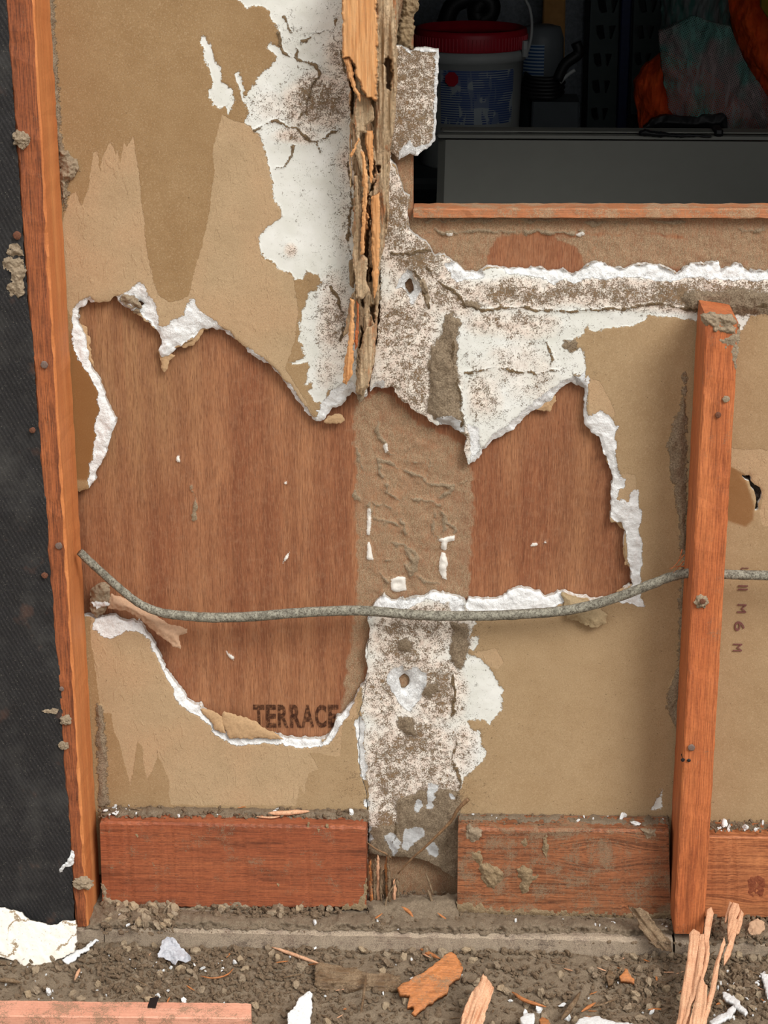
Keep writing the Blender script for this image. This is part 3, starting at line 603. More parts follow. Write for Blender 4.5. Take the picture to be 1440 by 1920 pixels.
# ---- pieces of paper and board that hang from the torn edges (parts of their board)
def pc(parent, poly, mat='paper', d=.002, t=.0006, tilt=(0, -1, .15), name='paper_flap', lab=None, rough=.0008, bulge=.001, **k):
    p = np.array(poly).mean(0); o = chunk(name, poly, plane(U(p[0], p[1], -d), tilt), t, M[mat], parent=parent, rough=rough, bulge=bulge, step=1.6, **k)
    if lab: o['label'] = lab
    return o
pc(A, [(297,655),(302,676),(300,690),(308,698),(315,690),(320,676),(330,668),(318,662)], d=-.006, lab='pale paper flap')
pc(A, [(326,655),(335,640),(355,630),(373,612),(398,607),(400,615),(383,618),(372,636),(362,647),(340,652)], d=-.006)
pc(A, [(608,792),(612,780),(630,776),(645,778),(647,788),(640,795),(620,794)], d=-.003)
pc(A, [(150,605),(163,612),(171,650),(176,690),(168,680),(158,640)], d=-.008)
pc(Cc, [(1003,770),(1020,752),(1040,738),(1042,750),(1036,762),(1032,774),(1015,770)], d=-.006)
pc(Cc, [(1133,850),(1145,868),(1150,890),(1144,882)], d=-.006)
pc(Cc, [(1147,975),(1170,975),(1180,1000),(1176,1030),(1180,1062),(1172,1060),(1168,1030),(1172,1000),(1160,984)], d=-.006)
pc(Cc, [(1156,1107),(1183,1095),(1188,1108),(1170,1118),(1156,1115)], d=-.004)
pc(B, [(418,1333),(440,1338),(470,1348),(510,1372),(535,1386),(432,1384),(415,1352)], 'paper', d=.001, t=.001, lab='torn light paper still standing on the edge')
pc(B, [(372,1322),(382,1326),(400,1335),(416,1345),(424,1376),(405,1368),(385,1342)], 'paper', d=.0005)
pc(B, [(206,1112),(225,1118),(250,1132),(285,1150),(320,1172),(350,1178),(351,1186),(338,1190),(337,1218),(300,1195),(262,1160),(235,1145),(200,1142)], 'paper_pale', d=.008, t=.0012, tilt=(.1, -1, .35), lab='curled pale paper tongue below the cable', bulge=.004, seed=9)
pc(Cc, [(1052,1110),(1070,1117),(1100,1125),(1125,1140),(1138,1155),(1137,1168),(1120,1178),(1100,1172),(1062,1160),(1058,1135)], 'paper_grey', d=.006, t=.0012, tilt=(0, -1, .3), lab='greyish folded paper flap behind the cable', bulge=.004, seed=11)
# mud, chips and chalk hanging on
def lump(name, poly, mat, parent, d, thick=.006, lab=None, seed=1, Y=0., step=1.4, rough=.003):
    o = relief(name, polyfield(poly, 2.5, 9, 1.5, 4, seed), bbox(poly), step, W(Y-d), lambda x, y, F: rough*fbm(x, y, 10, 4, seed)+thick*smooth(F, -1, 9), .003, M[mat], parent)
    if lab: o['label'] = lab
    return o
lump('mud_crust', [(170,1105),(190,1093),(205,1100),(207,1130),(198,1150),(182,1156),(170,1148)], 'mud', B, .003, lab='dark mud clump by the cable')
lump('plaster_crumb', [(172,1130),(185,1128),(205,1132),(204,1138),(180,1140)], 'white', B, .01, thick=.002)
lump('mud_crust', [(111,280),(125,282),(140,298),(147,315),(138,330),(122,342),(118,390),(113,340)], 'mud', A, .002, lab='mud nest beside the left stud', thick=.005)
lump('mud_crust', [(222,560),(232,550),(250,556),(258,563),(268,580),(255,580),(240,576)], 'mud', A, .001, thick=.003)
lump('mud_crust', [(784,525),(790,512),(800,530),(808,560),(803,575),(797,550)], 'mud', Cc, .001, thick=.003)
lump('mud_crust', [(1353,630),(1356,700),(1350,760),(1348,700)], 'mud', Cc, .001, thick=.003)

# thin remnant of board standing out over the opening
REM = [(734,88),(752,85),(762,92),(772,97),(778,91),(800,90),(823,93),(822,130),(820,170),(818,215),(816,262),(806,275),(790,285),(778,292),(768,288),(752,296),(746,302),(740,292),(727,278),(728,190)]
def ratt(x, y):
    q = lambda a: np.clip(a/20, -1, 1); u, v = warp(x, y, 2, 12, 1, 4, 80); o = np.ones(x.shape)
    fr = usdf([[(817,85),(830,85),(822,265),(812,268)], [(775,95),(775,82),(830,82),(830,98),(800,97)], [(770,292),(745,310),(748,285),(762,270),(768,262),(775,275),(800,272),(820,255),(820,275),(790,295)], [(755,84),(768,90),(773,104),(764,98)]], u, v)
    return dict(white=o, fresh=q(fr), light=-o, crust=q(usdf([[(726,95),(737,95),(738,280),(726,280)]], u, v)), crack=-o, grime=.80*o, tint=0*o)
rem = relief('gypsum_remnant', polyfield(REM, 1.2, 12, .8, 4, 81), bbox(REM), 1.6, W(0.), lambda x, y, F: .0009*fbm(x, y, 18, 5, 8)-.0016*np.exp(-F/2.5), .0125, M['board'], attrs=ratt)
tag(rem, 'small rectangular gypsum piece speckled with dirt, projecting over the left side of the opening', 'drywall')
lump('gypsum_crumb', [(780,286),(786,284),(785,291),(780,292)], 'white', rem, .001, thick=.003)

# ------------------------------------------------------------------ plywood behind
DUST = [[(668,735),(690,745),(730,740),(760,770),(800,800),(850,820),(880,850),(888,900),(885,1000),(880,1122),(700,1135),(685,1250),(680,1300),(640,1340),(645,1290),(652,1240),(660,1180),(670,1080),(666,960),(668,860),(660,780)],
 [(680,395),(776,395),(775,0),(775,-60),(680,-60)], [(770,395),(1660,395),(1660,440),(1200,442),(1000,436),(930,445),(900,520),(800,500),(765,440)], [(1270,430),(1660,430),(1660,520),(1350,515),(1300,480)], [(690,1560),(865,1560),(865,1790),(690,1790)], [(740,1255),(780,1255),(780,1300),(740,1300)], [(750,515),(785,515),(785,560),(750,560)], [(690,735),(735,740),(760,770),(740,790),(700,780)], [(1040,440),(1200,438),(1300,450),(1440,470),(1660,480),(1660,515),(1100,500),(1080,470)]]
RIDGE = [scl((480,480), 3, l) for l in ([(685,930),(690,1000),(720,1060),(745,1100)], [(690,1140),(740,1150),(790,1190),(870,1220),(940,1250),(1000,1290),(1060,1300),(1130,1280),(1190,1275)], [(830,1145),(900,1160),(960,1175),(985,1185),(980,1150)], [(975,1190),(965,1250)], [(690,1150),(695,1210),(700,1230)], [(740,1290),(740,1330),(790,1360),(860,1375),(930,1370),(990,1380),(1030,1410)], [(640,1400),(660,1375),(700,1400),(760,1420)], [(640,1440),(640,1400)], [(1130,1290),(1080,1340),(1040,1360)], [(740,1110),(800,1105),(860,1090),(900,1050)], [(570,1080),(580,1120),(600,1200)], [(560,1330),(575,1370)])] + \
 [scl((480,960), 3, l) for l in ([(1000,0),(990,60),(1010,140),(1030,150)], [(1040,0),(1080,60),(1120,100),(1110,130)], [(1060,60),(1050,120)], [(660,30),(720,50),(790,70)], [(760,180),(830,190),(880,220),(910,280),(900,340),(850,350)], [(780,190),(790,250),(830,280),(850,330)], [(740,270),(800,260)], [(830,200),(870,270),(890,340)], [(670,310),(700,340),(740,400)], [(900,370),(960,390),(1030,415)], [(830,40),(835,120)])] + [[(360,912),(365,940),(366,975)], [(775,435),(900,433),(1000,434),(1090,436)], [(775,412),(850,414),(980,412),(1100,418),(1300,414)], [(1380,425),(1400,432),(1440,428)]]
WHIT = [scl((480,960), 3, p) for p in ([(625,-20),(645,-20),(648,60),(640,130),(622,130),(626,40)], [(628,170),(642,170),(660,270),(622,268)], [(1015,155),(1120,130),(1115,160),(1075,170),(1070,220),(1040,205),(1045,170)], [(1045,225),(1065,230),(1080,290),(1070,320),(1072,380),(1050,375),(1030,330),(1030,280)], [(760,380),(800,362),(840,365),(845,440),(790,450),(760,440)])] + [scl((960,960), 3, [(100,195),(115,175),(150,172),(140,190)]), scl((960,960), 3, [(165,180),(198,158),(192,175)]), [(1078,440),(1092,434),(1098,440),(1086,444)], scl((0,960), 3, [(1270,780),(1320,820),(1310,835),(1285,815)]), scl((0,480), 3, [(990,1140),(1005,1110),(1015,1160),(995,1160)]), scl((480,960), 3, [(150,290),(160,255),(190,220),(180,260)]), [(533,903),(538,903),(538,908),(533,908)], [(836,438),(850,437),(848,442),(838,443)], [(718,835),(726,830),(728,845),(722,850)]]
def ply_attrs(x, y):
    u, v = warp(x, y, 4, 16, 2, 5, 90); q = lambda a: np.clip(a/20, -1, 1)
    tan = smooth(-np.hypot((x-230)/190, (y-600)/420), -1.15, -.35)*.85+smooth(-np.hypot((x-1085)/60, (y-930)/230), -1.2, -.3)*.3
    return dict(dust=q(usdf(DUST, u, v)), mud=q(2.6+3.2*fbm(x, y, 30, 3, 45)-pdist(RIDGE, u, v)), whit=q(usdf(WHIT, x, y)), tan=np.clip(tan, 0, 1))
def ply_h(x, y, F):
    u, v = warp(x, y, 4, 16, 2, 5, 90)
    d = smooth(usdf(DUST, u, v), 0, 20); r = smooth(3.2+3.2*fbm(x, y, 30, 3, 45)-pdist(RIDGE, u, v), 0, 2.4); ww = smooth(usdf(WHIT, x, y), -1, 3)
    return .0003*fbm(x, y, 200, 2, 2)+d*.0011*(fbm(x, y, 16, 5, 3))+r*(.0022+.0012*fbm(x, y, 9, 3, 4))+ww*(.003+.0016*fbm(x, y, 7, 3, 5))
PO = [(-60,-60),(775,-60),(775,391),(1660,391),(1660,1790),(-60,1790)]
ply = relief('plywood_sheet', lambda x, y: sdf(PO, x, y), (-60,-60,1660,1790), 3., W(.0145), ply_h, .012, M['ply'], attrs=ply_attrs)
tag(ply, 'reddish brown lauan plywood sheet showing through the large torn holes', 'plywood')
def lettering(name, txt, px, py, wpx, hpx, Y, mat, parent, rot=0., bold=.0, thick=.0003):
    cu = bpy.data.curves.new(name, 'FONT'); cu.body = txt; cu.offset = bold; cu.extrude = .01
    o = bpy.data.objects.new(name, cu); COL.objects.link(o); bpy.context.view_layer.update()
    me = bpy.data.meshes.new_from_object(o.evaluated_get(bpy.context.evaluated_depsgraph_get())); bpy.data.objects.remove(o)
    n = len(me.vertices); a = np.empty(n*3); me.vertices.foreach_get('co', a); a = a.reshape(-1, 3)
    lo, hi = a.min(0), a.max(0); cx = (a-(lo+hi)/2)/(hi-lo); cr_, sr_ = cos(rot), sin(rot)
    p1, p2 = U(px-wpx/2, py, Y), U(px+wpx/2, py, Y); wx = (p2-p1).length; hz = U(px, py-hpx/2, Y).z-U(px, py+hpx/2, Y).z
    q = cx.copy(); X = cx[:, 0]; Z = cx[:, 1]
    if rot: X, Z = cx[:, 1], -cx[:, 0]
    ct = U(px, py, Y); co = np.stack([ct.x+X*wx, ct.y-(cx[:, 2])*thick*2, ct.z+Z*hz], -1)
    me.vertices.foreach_set('co', co.ravel()); me.update()
    return link(name, me, mat, parent)
si = SH('worn_stamp_ink', .85, .15); nn = si.noise(3.2, 4, .75); nz = si.noise(1.2, 2, .6, st=(1, 1, .06))
mask = si.ma('MULTIPLY', si.rg(nn, .38, .60, .08, .62), si.rg(nz, .3, .5, .45, 1.))
tr = si.N.new('ShaderNodeBsdfTransparent'); mx = si.N.new('ShaderNodeMixShader'); si.lk(mask, mx.inputs[0]); si.out(c(64, 38, 28))
si.L.new(tr.outputs[0], mx.inputs[1]); si.L.new(si.b.outputs[0], mx.inputs[2]); si.L.new(mx.outputs[0], si.N['Material Output'].inputs[0]); M['stamp'] = si.m
for k, (ch, x0, x1) in enumerate((('T', 475, 496), ('E', 499, 518), ('R', 521, 541), ('R', 544, 565), ('A', 565, 589), ('C', 591, 612), ('E', 615, 635))):
    lettering('stamped_letter', ch, (x0+x1)/2, 1343, x1-x0, 43, .0136, M['stamp'], ply, bold=.035)
for ch, x, y, w_, h_ in (('II', 1393, 1102, 18, 9), ('M', 1391, 1141, 17, 16), ('6', 1387, 1174, 19, 18), ('M', 1383, 1214, 17, 14), ('L', 1397, 1067, 14, 5)):
    lettering('stamped_letter', ch, x, y, w_, h_, -.0016, M['purple'], Cc, rot=1)
# dark debris inside the small tear of the right bay
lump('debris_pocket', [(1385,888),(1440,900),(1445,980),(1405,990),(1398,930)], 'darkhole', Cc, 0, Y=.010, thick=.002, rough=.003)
# opening edge
led = timber('window_ledge', [(775,391.5),(1660,391.5),(1660,410),(775,409)], .002, .035, M['ledge'], along='X', n=60, jit=.0005, bev=.001)
tag(led, 'thin orange timber strip lining the bottom of the dark opening', 'ledge')
lump('jamb_mud', [(750,40),(756,10),(765,-20),(790,-20),(784,10),(778,30),(776,70),(770,90),(757,88),(745,78),(742,60)], 'mudpale', ply, .001, Y=.0145, thick=.005, lab='mud crust along the jamb')

# ------------------------------------------------------------------ studs, blocks, plate, felt
SL = empty('left_stud'.replace('left_', 'wall_'), U(150, 1735, -.089), 'tall reddish timber stud at left, beside the black felt', 'stud')
fr = timber('timber', [(5,-60),(60,-60),(166,1738),(142,1738)], -.089, .0, M['stud_left'], SL, n=90, jit=.0005, worn=.6)
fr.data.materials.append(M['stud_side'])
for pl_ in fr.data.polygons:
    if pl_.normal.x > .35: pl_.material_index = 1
SRo = empty('wall_stud', U(1290, 1752, -.089), 'shorter orange timber stud at right with a broken muddy top', 'stud')
timber('timber', [(1324,596),(1386,606),(1320,1752),(1263,1752)], -.089, -.003, M['stud_right'], SRo, n=60, jit=.0004, worn=.3)
# nails
def nail(x, y, Y, parent, r=.0032, mat='nailgrey', out=.002, lab=None):
    p = U(x, y, Y); prof = [(0, -.0005), (r, 0), (r*1.05, .0008), (r*.8, .0016), (0, .0019)]
    me = bpy.data.meshes.new('nail'); co = []; q = []; n = 12; rnd = random.Random(int(x+y))
    for rr, z in prof:
        for k in range(n):
            a = 2*pi*k/n; j = 1+.12*rnd.uniform(-1, 1); co.append((p.x+rr*j*cos(a), p.y-out-z, p.z+rr*j*sin(a)))
    for i in range(len(prof)-1):
        for k in range(n): q.append((i*n+k, (i+1)*n+k, (i+1)*n+(k+1) % n, i*n+(k+1) % n))
    b0 = len(co)
    for k in range(n): a = 2*pi*k/n; co.append((p.x+r*.4*cos(a), p.y+.012, p.z+r*.4*sin(a)))
    for k in range(n): q.append((k, k if False else b0+k, b0+(k+1) % n, (k+1) % n))
    o = link('nail', mesh_np('nail', np.array(co), q, (), False), M[mat], parent)
    if lab: o['label'] = lab
    return o
def burr(name, x, y, Y, r, mat, parent, out=.0, seed=0, el=1., lab=None):
    """rough lump (knot of mud or rusted metal)"""
    bm = bmesh.new(); bmesh.ops.create_icosphere(bm, subdivisions=4, radius=1); p = U(x, y, Y)
    for v in bm.verts:
        k = 1+.42*mn.fractal(v.co*1.8+Vector((seed*7.1, 3, 1)), 1, 2, 4)+.12*mn.noise(v.co*9+Vector((seed, 0, 0)))
        v.co = Vector((v.co.x*r*k*el+p.x, v.co.y*r*k*.8+p.y-out, v.co.z*r*k+p.z))
    me = bpy.data.meshes.new(name); bm.to_mesh(me); bm.free()
    o = link(name, me, M[mat], parent)
    if lab: o['label'] = lab
    return o
for x, y in ((84,683),(111,1022)): nail(x, y, -.089, SL, .0042)
nail(116, 1290, -.089, SL, .003)
burr('mud_knot', 40, 262, -.092, .0085, 'mud', SL, seed=2, lab='rusty knot on the stud edge')
burr('mud_knot', 123, 1350, -.090, .0065, 'mud', SL, seed=3); burr('mud_knot', 120, 1398, -.090, .005, 'mud', SL, seed=4, el=1.3)
burr('mud_knot', 156, 1656, -.090, .0085, 'mud', SL, seed=5, el=1.4, lab='dark rusted bolt lump low on the stud')
nail(1361, 747, -.089, SRo, .004, 'mud'); nail(1346, 777, -.089, SRo, .0034, 'rust')
ww_ = burr('mud_washer', 1315, 1127, -.089, .0075, 'mud', SRo, seed=8, lab='grey mud lump around a nail'); nail(1317, 1126, -.0955, ww_, .0034, 'rust')
nail(1296, 1400, -.089, SRo, .0042, 'nailgrey'); nail(1280, 1423, -.0885, SRo, .0025, 'black'); nail(1291, 1424, -.0885, SRo, .0022, 'black')
lump('broken_top', [(1312,590),(1335,586),(1372,592),(1388,612),(1385,640),(1374,630),(1340,622),(1318,606)], 'mud', SRo, .0, Y=-.0865, thick=.004, rough=.003, lab='mud-caked splintered stud top')
lump('mud_smear', [(1365,625),(1386,620),(1382,690),(1376,700),(1368,665),(1345,640)], 'mud', SRo, -.001, Y=-.089, thick=.0014, rough=.0012)
# torn fibres where the cable enters the right stud
for k, (a, b, d_) in enumerate((((1283,1040),(1258,1068),.012), ((1282,1052),(1262,1074),.004), ((1284,1062),(1255,1066),.008), ((1279,1030),(1268,1060),.006))):
    tube('torn_fibre', [U(*a, -.045), U((a[0]+b[0])/2+2, (a[1]+b[1])/2-2, -.045-d_/2), U(*b, -.045-d_)], .0008, M['stud_right'], SRo, seg=5, jit=.3, taper=lambda t: 1-.7*t)

# black felt at the left
def felt_h(x, y, F): return .0018*fbm(x, y, 160, 3, 30)+.0006*fbm(x, y, 30, 3, 31)
FE = [(-120,-60),(9,-60),(12,0),(22,120),(28,240),(36,330),(45,470),(52,560),(62,640),(68,740),(78,850),(88,960),(97,1080),(106,1170),(114,1290),(122,1400),(128,1500),(135,1620),(140,1735),(60,1738),(-120,1700)]
felt = relief('building_felt', polyfield(FE, 1.2, 14, .8, 4, 33), (-120,-60,150,1745), 3., W(-.0885), felt_h, .0012, M['felt'], attrs=None, back=True)
tag(felt, 'black woven building felt covering the wall left of the tall stud', 'building paper')
for x, y, r in ((85,1077,.0038),(62,805,.0035),(33,440,.0045)): nail(x, y, -.0885, felt, r, 'rust', out=.003)
for poly, lab in ((scl((0,480), 3, [(20,20),(60,0),(130,20),(150,80),(130,130),(140,200),(100,240),(50,225),(45,170),(70,150),(60,90),(20,80)]), 'brown mud patch on the felt'), (scl((0,0), 3, [(30,1420),(60,1370),(110,1380),(140,1440),(60,1450)]), None), (scl((0,960), 3, [(230,1125),(270,1105),(325,1110),(322,1135),(270,1130)]), None), (scl((0,1440), 3, [(335,580),(360,545),(385,525),(400,470),(420,470),(420,520),(395,550),(370,560),(345,600)]), 'pale specks of mortar')):
    lump('mud_patch', poly, 'mud' if not lab or 'pale' not in lab else 'white', felt, .0005, Y=-.0895, thick=.0025, rough=.003, lab=lab)
felt_wall = box('wall_sheathing', (-.75, -.083, .02), (-.402, -.0, 1.3), M['stud_left'], bev=.002); tag(felt_wall, kind='structure')

# blocks
B1 = timber('blocking_timber', [(187,1541),(686,1551),(687,1704),(192,1703)], -.04, -.001, M['block'], along='X', n=60, jit=.0005, worn=.5, bev=.0025)
tag(B1, 'smooth reddish blocking timber between the left stud and the gap', 'timber block')
B2 = timber('blocking_timber', [(859,1553),(1254,1557),(1258,1722),(857,1712)], -.04, -.001, M['block_worn'], along='X', n=60, jit=.0004, worn=.4, bev=.003)
tag(B2, 'weathered muddy blocking timber between the gap and the right stud', 'timber block')
B3 = timber('blocking_timber', [(1322,1568),(1660,1574),(1660,1722),(1318,1722)], -.04, -.001, M['block_clean'], along='X', n=40, jit=.0004, bev=.002)
tag(B3, 'orange-brown blocking timber with a round knot, right of the right stud', 'timber block')
# the knot on B3
kn = SH('dark_knot', .7, .3); kd = kn.noise(3, 3); kn.out(kn.mix(kn.rg(kd, .35, .65), c(112, 56, 36), c(140, 78, 50)), kn.bump(kd, .5, .001)); M['knot'] = kn.m

for q, (pl, lb) in enumerate(((scl((480,1440), 3, [(1200,470),(1250,460),(1290,530),(1350,560),(1400,590),(1390,640),(1340,690),(1280,650),(1260,580),(1220,530)]), 'ridge of dried mud'), (scl((960,1440), 3, [(20,570),(60,550),(110,570),(150,610),(140,640),(110,640),(100,700),(60,715),(40,680),(50,640)]), 'forked mud tube'), (scl((960,1440), 3, [(175,400),(190,375),(205,400),(200,470),(215,530),(205,540),(190,490),(172,460)]), None), (scl((960,1440), 3, [(55,440),(65,400),(110,375),(90,400),(75,470),(60,470)]), None), (scl((960,1440), 3, [(730,350),(810,345),(800,390),(765,412),(750,380)]), 'loose bark flake'), ([(875,1548),(905,1556),(900,1575),(885,1580),(872,1570)], None))):
    lump('mud_crust', pl, 'mudpale' if q < 4 else 'mud', B2, -.0005, Y=-.04, thick=.004, rough=.003, lab=lb, seed=q)
for q, (x, y, l) in enumerate(((257,1560,8),(262,1572,5),(420,1574,4),(580,1552,10),(598,1560,8),(615,1553,5),(288,1620,5),(562,1604,3),(370,1658,6),(521,1655,6))):
    lump('mud_drip', [(x-2,y-l),(x+2,y-l),(x+2.5,y+l),(x,y+l+2),(x-2.5,y+l)], 'mudpale', B1, -.0005, Y=-.04, thick=.0016, rough=.001, seed=q, step=1.)
lump('knot', [(1418+21*cos(k*pi/9), 1662+20*sin(k*pi/9)) for k in range(18)], 'knot', B3, -.0002, Y=-.04, thick=.0004, rough=.0004, lab='dark round knot', seed=77)
lump('mud_smear', [(192,1655),(200,1668),(208,1684),(225,1690),(260,1694),(300,1692),(335,1706),(192,1706)], 'mud', B1, -.0005, Y=-.04, thick=.002, rough=.002, seed=91)
lump('mud_smear', [(345,1706),(370,1697),(385,1700),(420,1694),(450,1692),(475,1699),(490,1706)], 'mud', B1, -.0005, Y=-.04, thick=.002, rough=.002, seed=92)
lump('mud_smear', [(640,1700),(660,1690),(680,1680),(687,1640),(688,1706),(640,1706)], 'mudpale', B1, -.0003, Y=-.04, thick=.0006, rough=.001, seed=93)
lump('mud_smear', [(857,1692),(920,1698),(960,1703),(1010,1702),(1060,1708),(1180,1712),(1256,1708),(1258,1723),(857,1714)], 'mudpale', B2, -.0003, Y=-.04, thick=.0009, rough=.001, seed=94)
# bottom plate
SP = timber('bottom_plate', [(196,1741),(1262,1762),(1262,1806),(196,1790)], -.0885, .012, M['sill'], along='X', n=110, jit=.0004, worn=.5, bev=.003)
tag(SP, 'dusty bottom plate timber lying on the ground under the blocking', 'timber plate')
SP2 = timber('bottom_plate', [(1266,1766),(1660,1772),(1660,1815),(1266,1812)], -.0875, .012, M['sill'], along='X', n=40, jit=.0004, worn=.5, bev=.003)
tag(SP2, 'short brown bottom plate right of the right stud', 'timber plate')
SP3 = timber('bottom_plate', [(-60,1738),(194,1741),(194,1785),(-60,1785)], -.0885, .012, M['sill'], along='X', n=20, jit=.0004, worn=.5, bev=.003)
tag(SP3, 'bottom plate end below the left stud, mostly buried in rubble', 'timber plate')

# middle stud eaten by termites
MS = empty('rotten_stud', U(690, 745, -.01), 'middle stud eaten hollow by termites, clean orange only at its top', 'stud')
CLEAN = [(640,-80),(706,-80),(708,60),(707,150),(703,190),(697,182),(686,180),(680,165),(672,145),(664,122),(657,112),(655,108),(645,112),(640,112)]
RO = [(640,-80),(746,-80),(742,60),(741,180),(737,240),(729,290),(727,420),(717,470),(712,500),(710,560),(706,600),(704,660),(697,700),(690,728),(680,742),(668,738),(667,690),(672,640),(664,560),(668,500),(660,440),(664,330),(657,250),(655,160),(647,118),(642,112)]
PITS = [[(657,112),(666,118),(668,150),(663,150)], [(655,150),(662,160),(664,215),(658,215)], [(689,290),(703,292),(703,335),(690,332)], [(706,312),(712,312),(712,325),(707,325)], [(684,370),(692,365),(696,400),(691,420),(685,400)], [(684,368),(700,345),(704,340),(700,355)], [(690,395),(684,470),(676,560),(682,580),(692,500),(694,420)], [(692,500),(698,500),(697,530),(692,528)], [(713,520),(720,525),(716,540),(712,535)], [(677,610),(672,650),(676,650),(680,620)], [(722,110),(728,105),(735,115),(732,170),(724,160)], [(672,665),(680,664),(681,675),(674,675)], [(695,575),(705,570),(702,610),(696,600)]]
def rot_h(x, y, F):
    u, v = warp(x, y, 3, 20, 2, 6, 70)
    cl = smooth(sdf(CLEAN, u, v), -1.5, 1.5); tan = smooth(x, 700, 706)
    fib = fbm(x, y/9., 9, 4, 71); fib2 = fbm(x*1., y/14., 4, 2, 73)
    lay = np.floor(fbm(x, y/5., 16, 2, 75)*3.2)/3.2
    low = .040-.020*smooth(y, 300, 740)+.012*lay+.006*fib+.002*fib2
    tn = .052-.030*smooth(y, 150, 520)+.003*fib+.002*fib2+.004*fbm(x, y/4., 30, 3, 79)
    h = low*(1-tan)+tn*tan
    h = h*(1-cl)+cl*(.080+.0008*fib2)
    p = smooth(usdf(PITS, u, v), -1.5, 2.); h = h-p*.014*(1-cl)
    return np.maximum(h-.003*np.exp(-F/1.5), .001)
def rot_a(x, y):
    u, v = warp(x, y, 3, 20, 2, 6, 70); q = lambda a: np.clip(a/20, -1, 1)
    cl = sdf(CLEAN, u, v); cl = np.maximum(cl, usdf([[(676,285),(682,285),(690,360),(686,480),(678,480),(682,360)], [(645,700),(655,560),(660,560),(655,650)]], u, v))
    return dict(clean=q(cl), pit=smooth(usdf(PITS, u, v), -1, 2)*.8)
relief('stud_body', polyfield(RO, 1.5, 14, 1.5, 5, 72), (634,-80,752,748), 1.4, W(0.), rot_h, lambda x, y: np.full(x.shape, .004), M['rot'], MS, attrs=rot_a)
# splinters and torn slabs standing in front of the hollow part
def mid(poly, Y, t, seed, mat='rot', lab=None, name='splinter', tilt=(0, -1, 0)):
    p = np.array(poly).mean(0)
    o = relief(name, polyfield(poly, 1.2, 9, .8, 4, seed), bbox(poly), 1.2, plane(U(p[0], p[1], Y), tilt), lambda x, y, F: .0012*fbm(x, y/8., 6, 3, seed)+.002*smooth(F, 0, 4), t, M[mat], MS, back=True,
               attrs=lambda x, y: dict(clean=np.full(x.shape, 1. if seed % 2 else -.6), pit=np.zeros(x.shape)))
    if lab: o['label'] = lab
    return o
mid([(645,112),(655,108),(660,125),(668,165),(676,178),(676,192),(664,172),(656,150),(650,125)], -.075, .004, 101, lab='pale split lip')
mid([(672,178),(690,182),(700,205),(702,222),(695,232),(685,236),(688,250),(676,248),(672,270),(664,230),(663,200)], -.062, .006, 102, lab='torn grey-brown slab')
mid([(660,230),(668,245),(676,270),(684,300),(685,330),(678,330),(670,300),(662,270)], -.056, .005, 104)
mid([(685,245),(699,246),(700,262),(699,345),(694,340),(690,282),(684,270)], -.052, .004, 105)
mid([(677,285),(683,285),(689,330),(688,380),(684,420),(683,475),(676,478),(678,420),(681,360)], -.058, .005, 107)
mid([(664,330),(671,330),(675,400),(676,460),(666,520),(660,480),(668,420)], -.05, .006, 106)
mid([(696,370),(712,362),(712,470),(708,545),(700,560),(697,470)], -.045, .006, 109)
mid([(668,490),(680,480),(690,485),(686,530),(694,545),(680,562),(668,560),(666,530)], -.048, .007, 110, lab='pale chewed flake')
mid([(657,560),(664,562),(663,640),(655,700),(650,718),(645,712),(651,660),(656,600)], -.045, .003, 111, 'rot', 'long orange splinter')
mid([(646,670),(657,650),(663,660),(661,700),(650,722),(642,716)], -.042, .003, 113)
mid([(668,565),(673,570),(672,640),(667,660),(664,640),(668,600)], -.038, .003, 115, 'stud_right')
mid([(685,615),(700,612),(704,640),(700,680),(692,725),(668,735),(672,690),(676,650)], -.034, .006, 116)
mid([(655,255),(658,250),(659,330),(657,360),(655,330)], -.05, .003, 118)
mid([(657,290),(672,258),(674,262),(660,295)], -.066, .002, 119, lab='thin sliver sticking out sideways')
mid([(733,110),(737,108),(736,175),(733,230),(729,285),(726,270),(730,180)], -.03, .004, 121, 'stud_right')
mid([(668,735),(675,728),(684,733),(682,748),(676,757),(670,748)], -.004, .004, 122, 'mud')
mid([(654,490),(664,485),(668,505),(663,540),(655,535)], -.012, .005, 124, 'mudpale')
mid([(650,600),(656,560),(664,545),(662,590),(652,625),(643,632)], -.014, .004, 126)

# ------------------------------------------------------------------ cable
CAB = [(150,1035,-.05),(165,1050,-.047),(195,1077,-.040),(230,1108,-.036),(262,1132,-.034),(300,1148,-.032),(340,1154,-.032),(400,1158,-.031),(470,1156,-.030),(560,1149,-.028),(640,1145,-.026),(700,1146,-.025),(780,1153,-.026),(860,1155,-.027),(950,1153,-.029),(1040,1147,-.031),(1100,1137,-.033),(1160,1119,-.036),(1215,1098,-.040),(1260,1081,-.044),(1300,1074,-.047),(1360,1077,-.049),(1440,1079,-.05),(1500,1080,-.05),(1600,1080,-.05)]
cab = tube('cable', [U(*p) for p in CAB], .0060, M['cable'], seg=14, nr=10, jit=.13, taper=lambda t: .82 if t < .16 else (.82+.2*min(1, (t-.16)/.12) if t < .6 else 1.02-.2*(t-.6)))
tag(cab, 'old grey dirt-stained cable sagging between the two outer studs', 'cable')

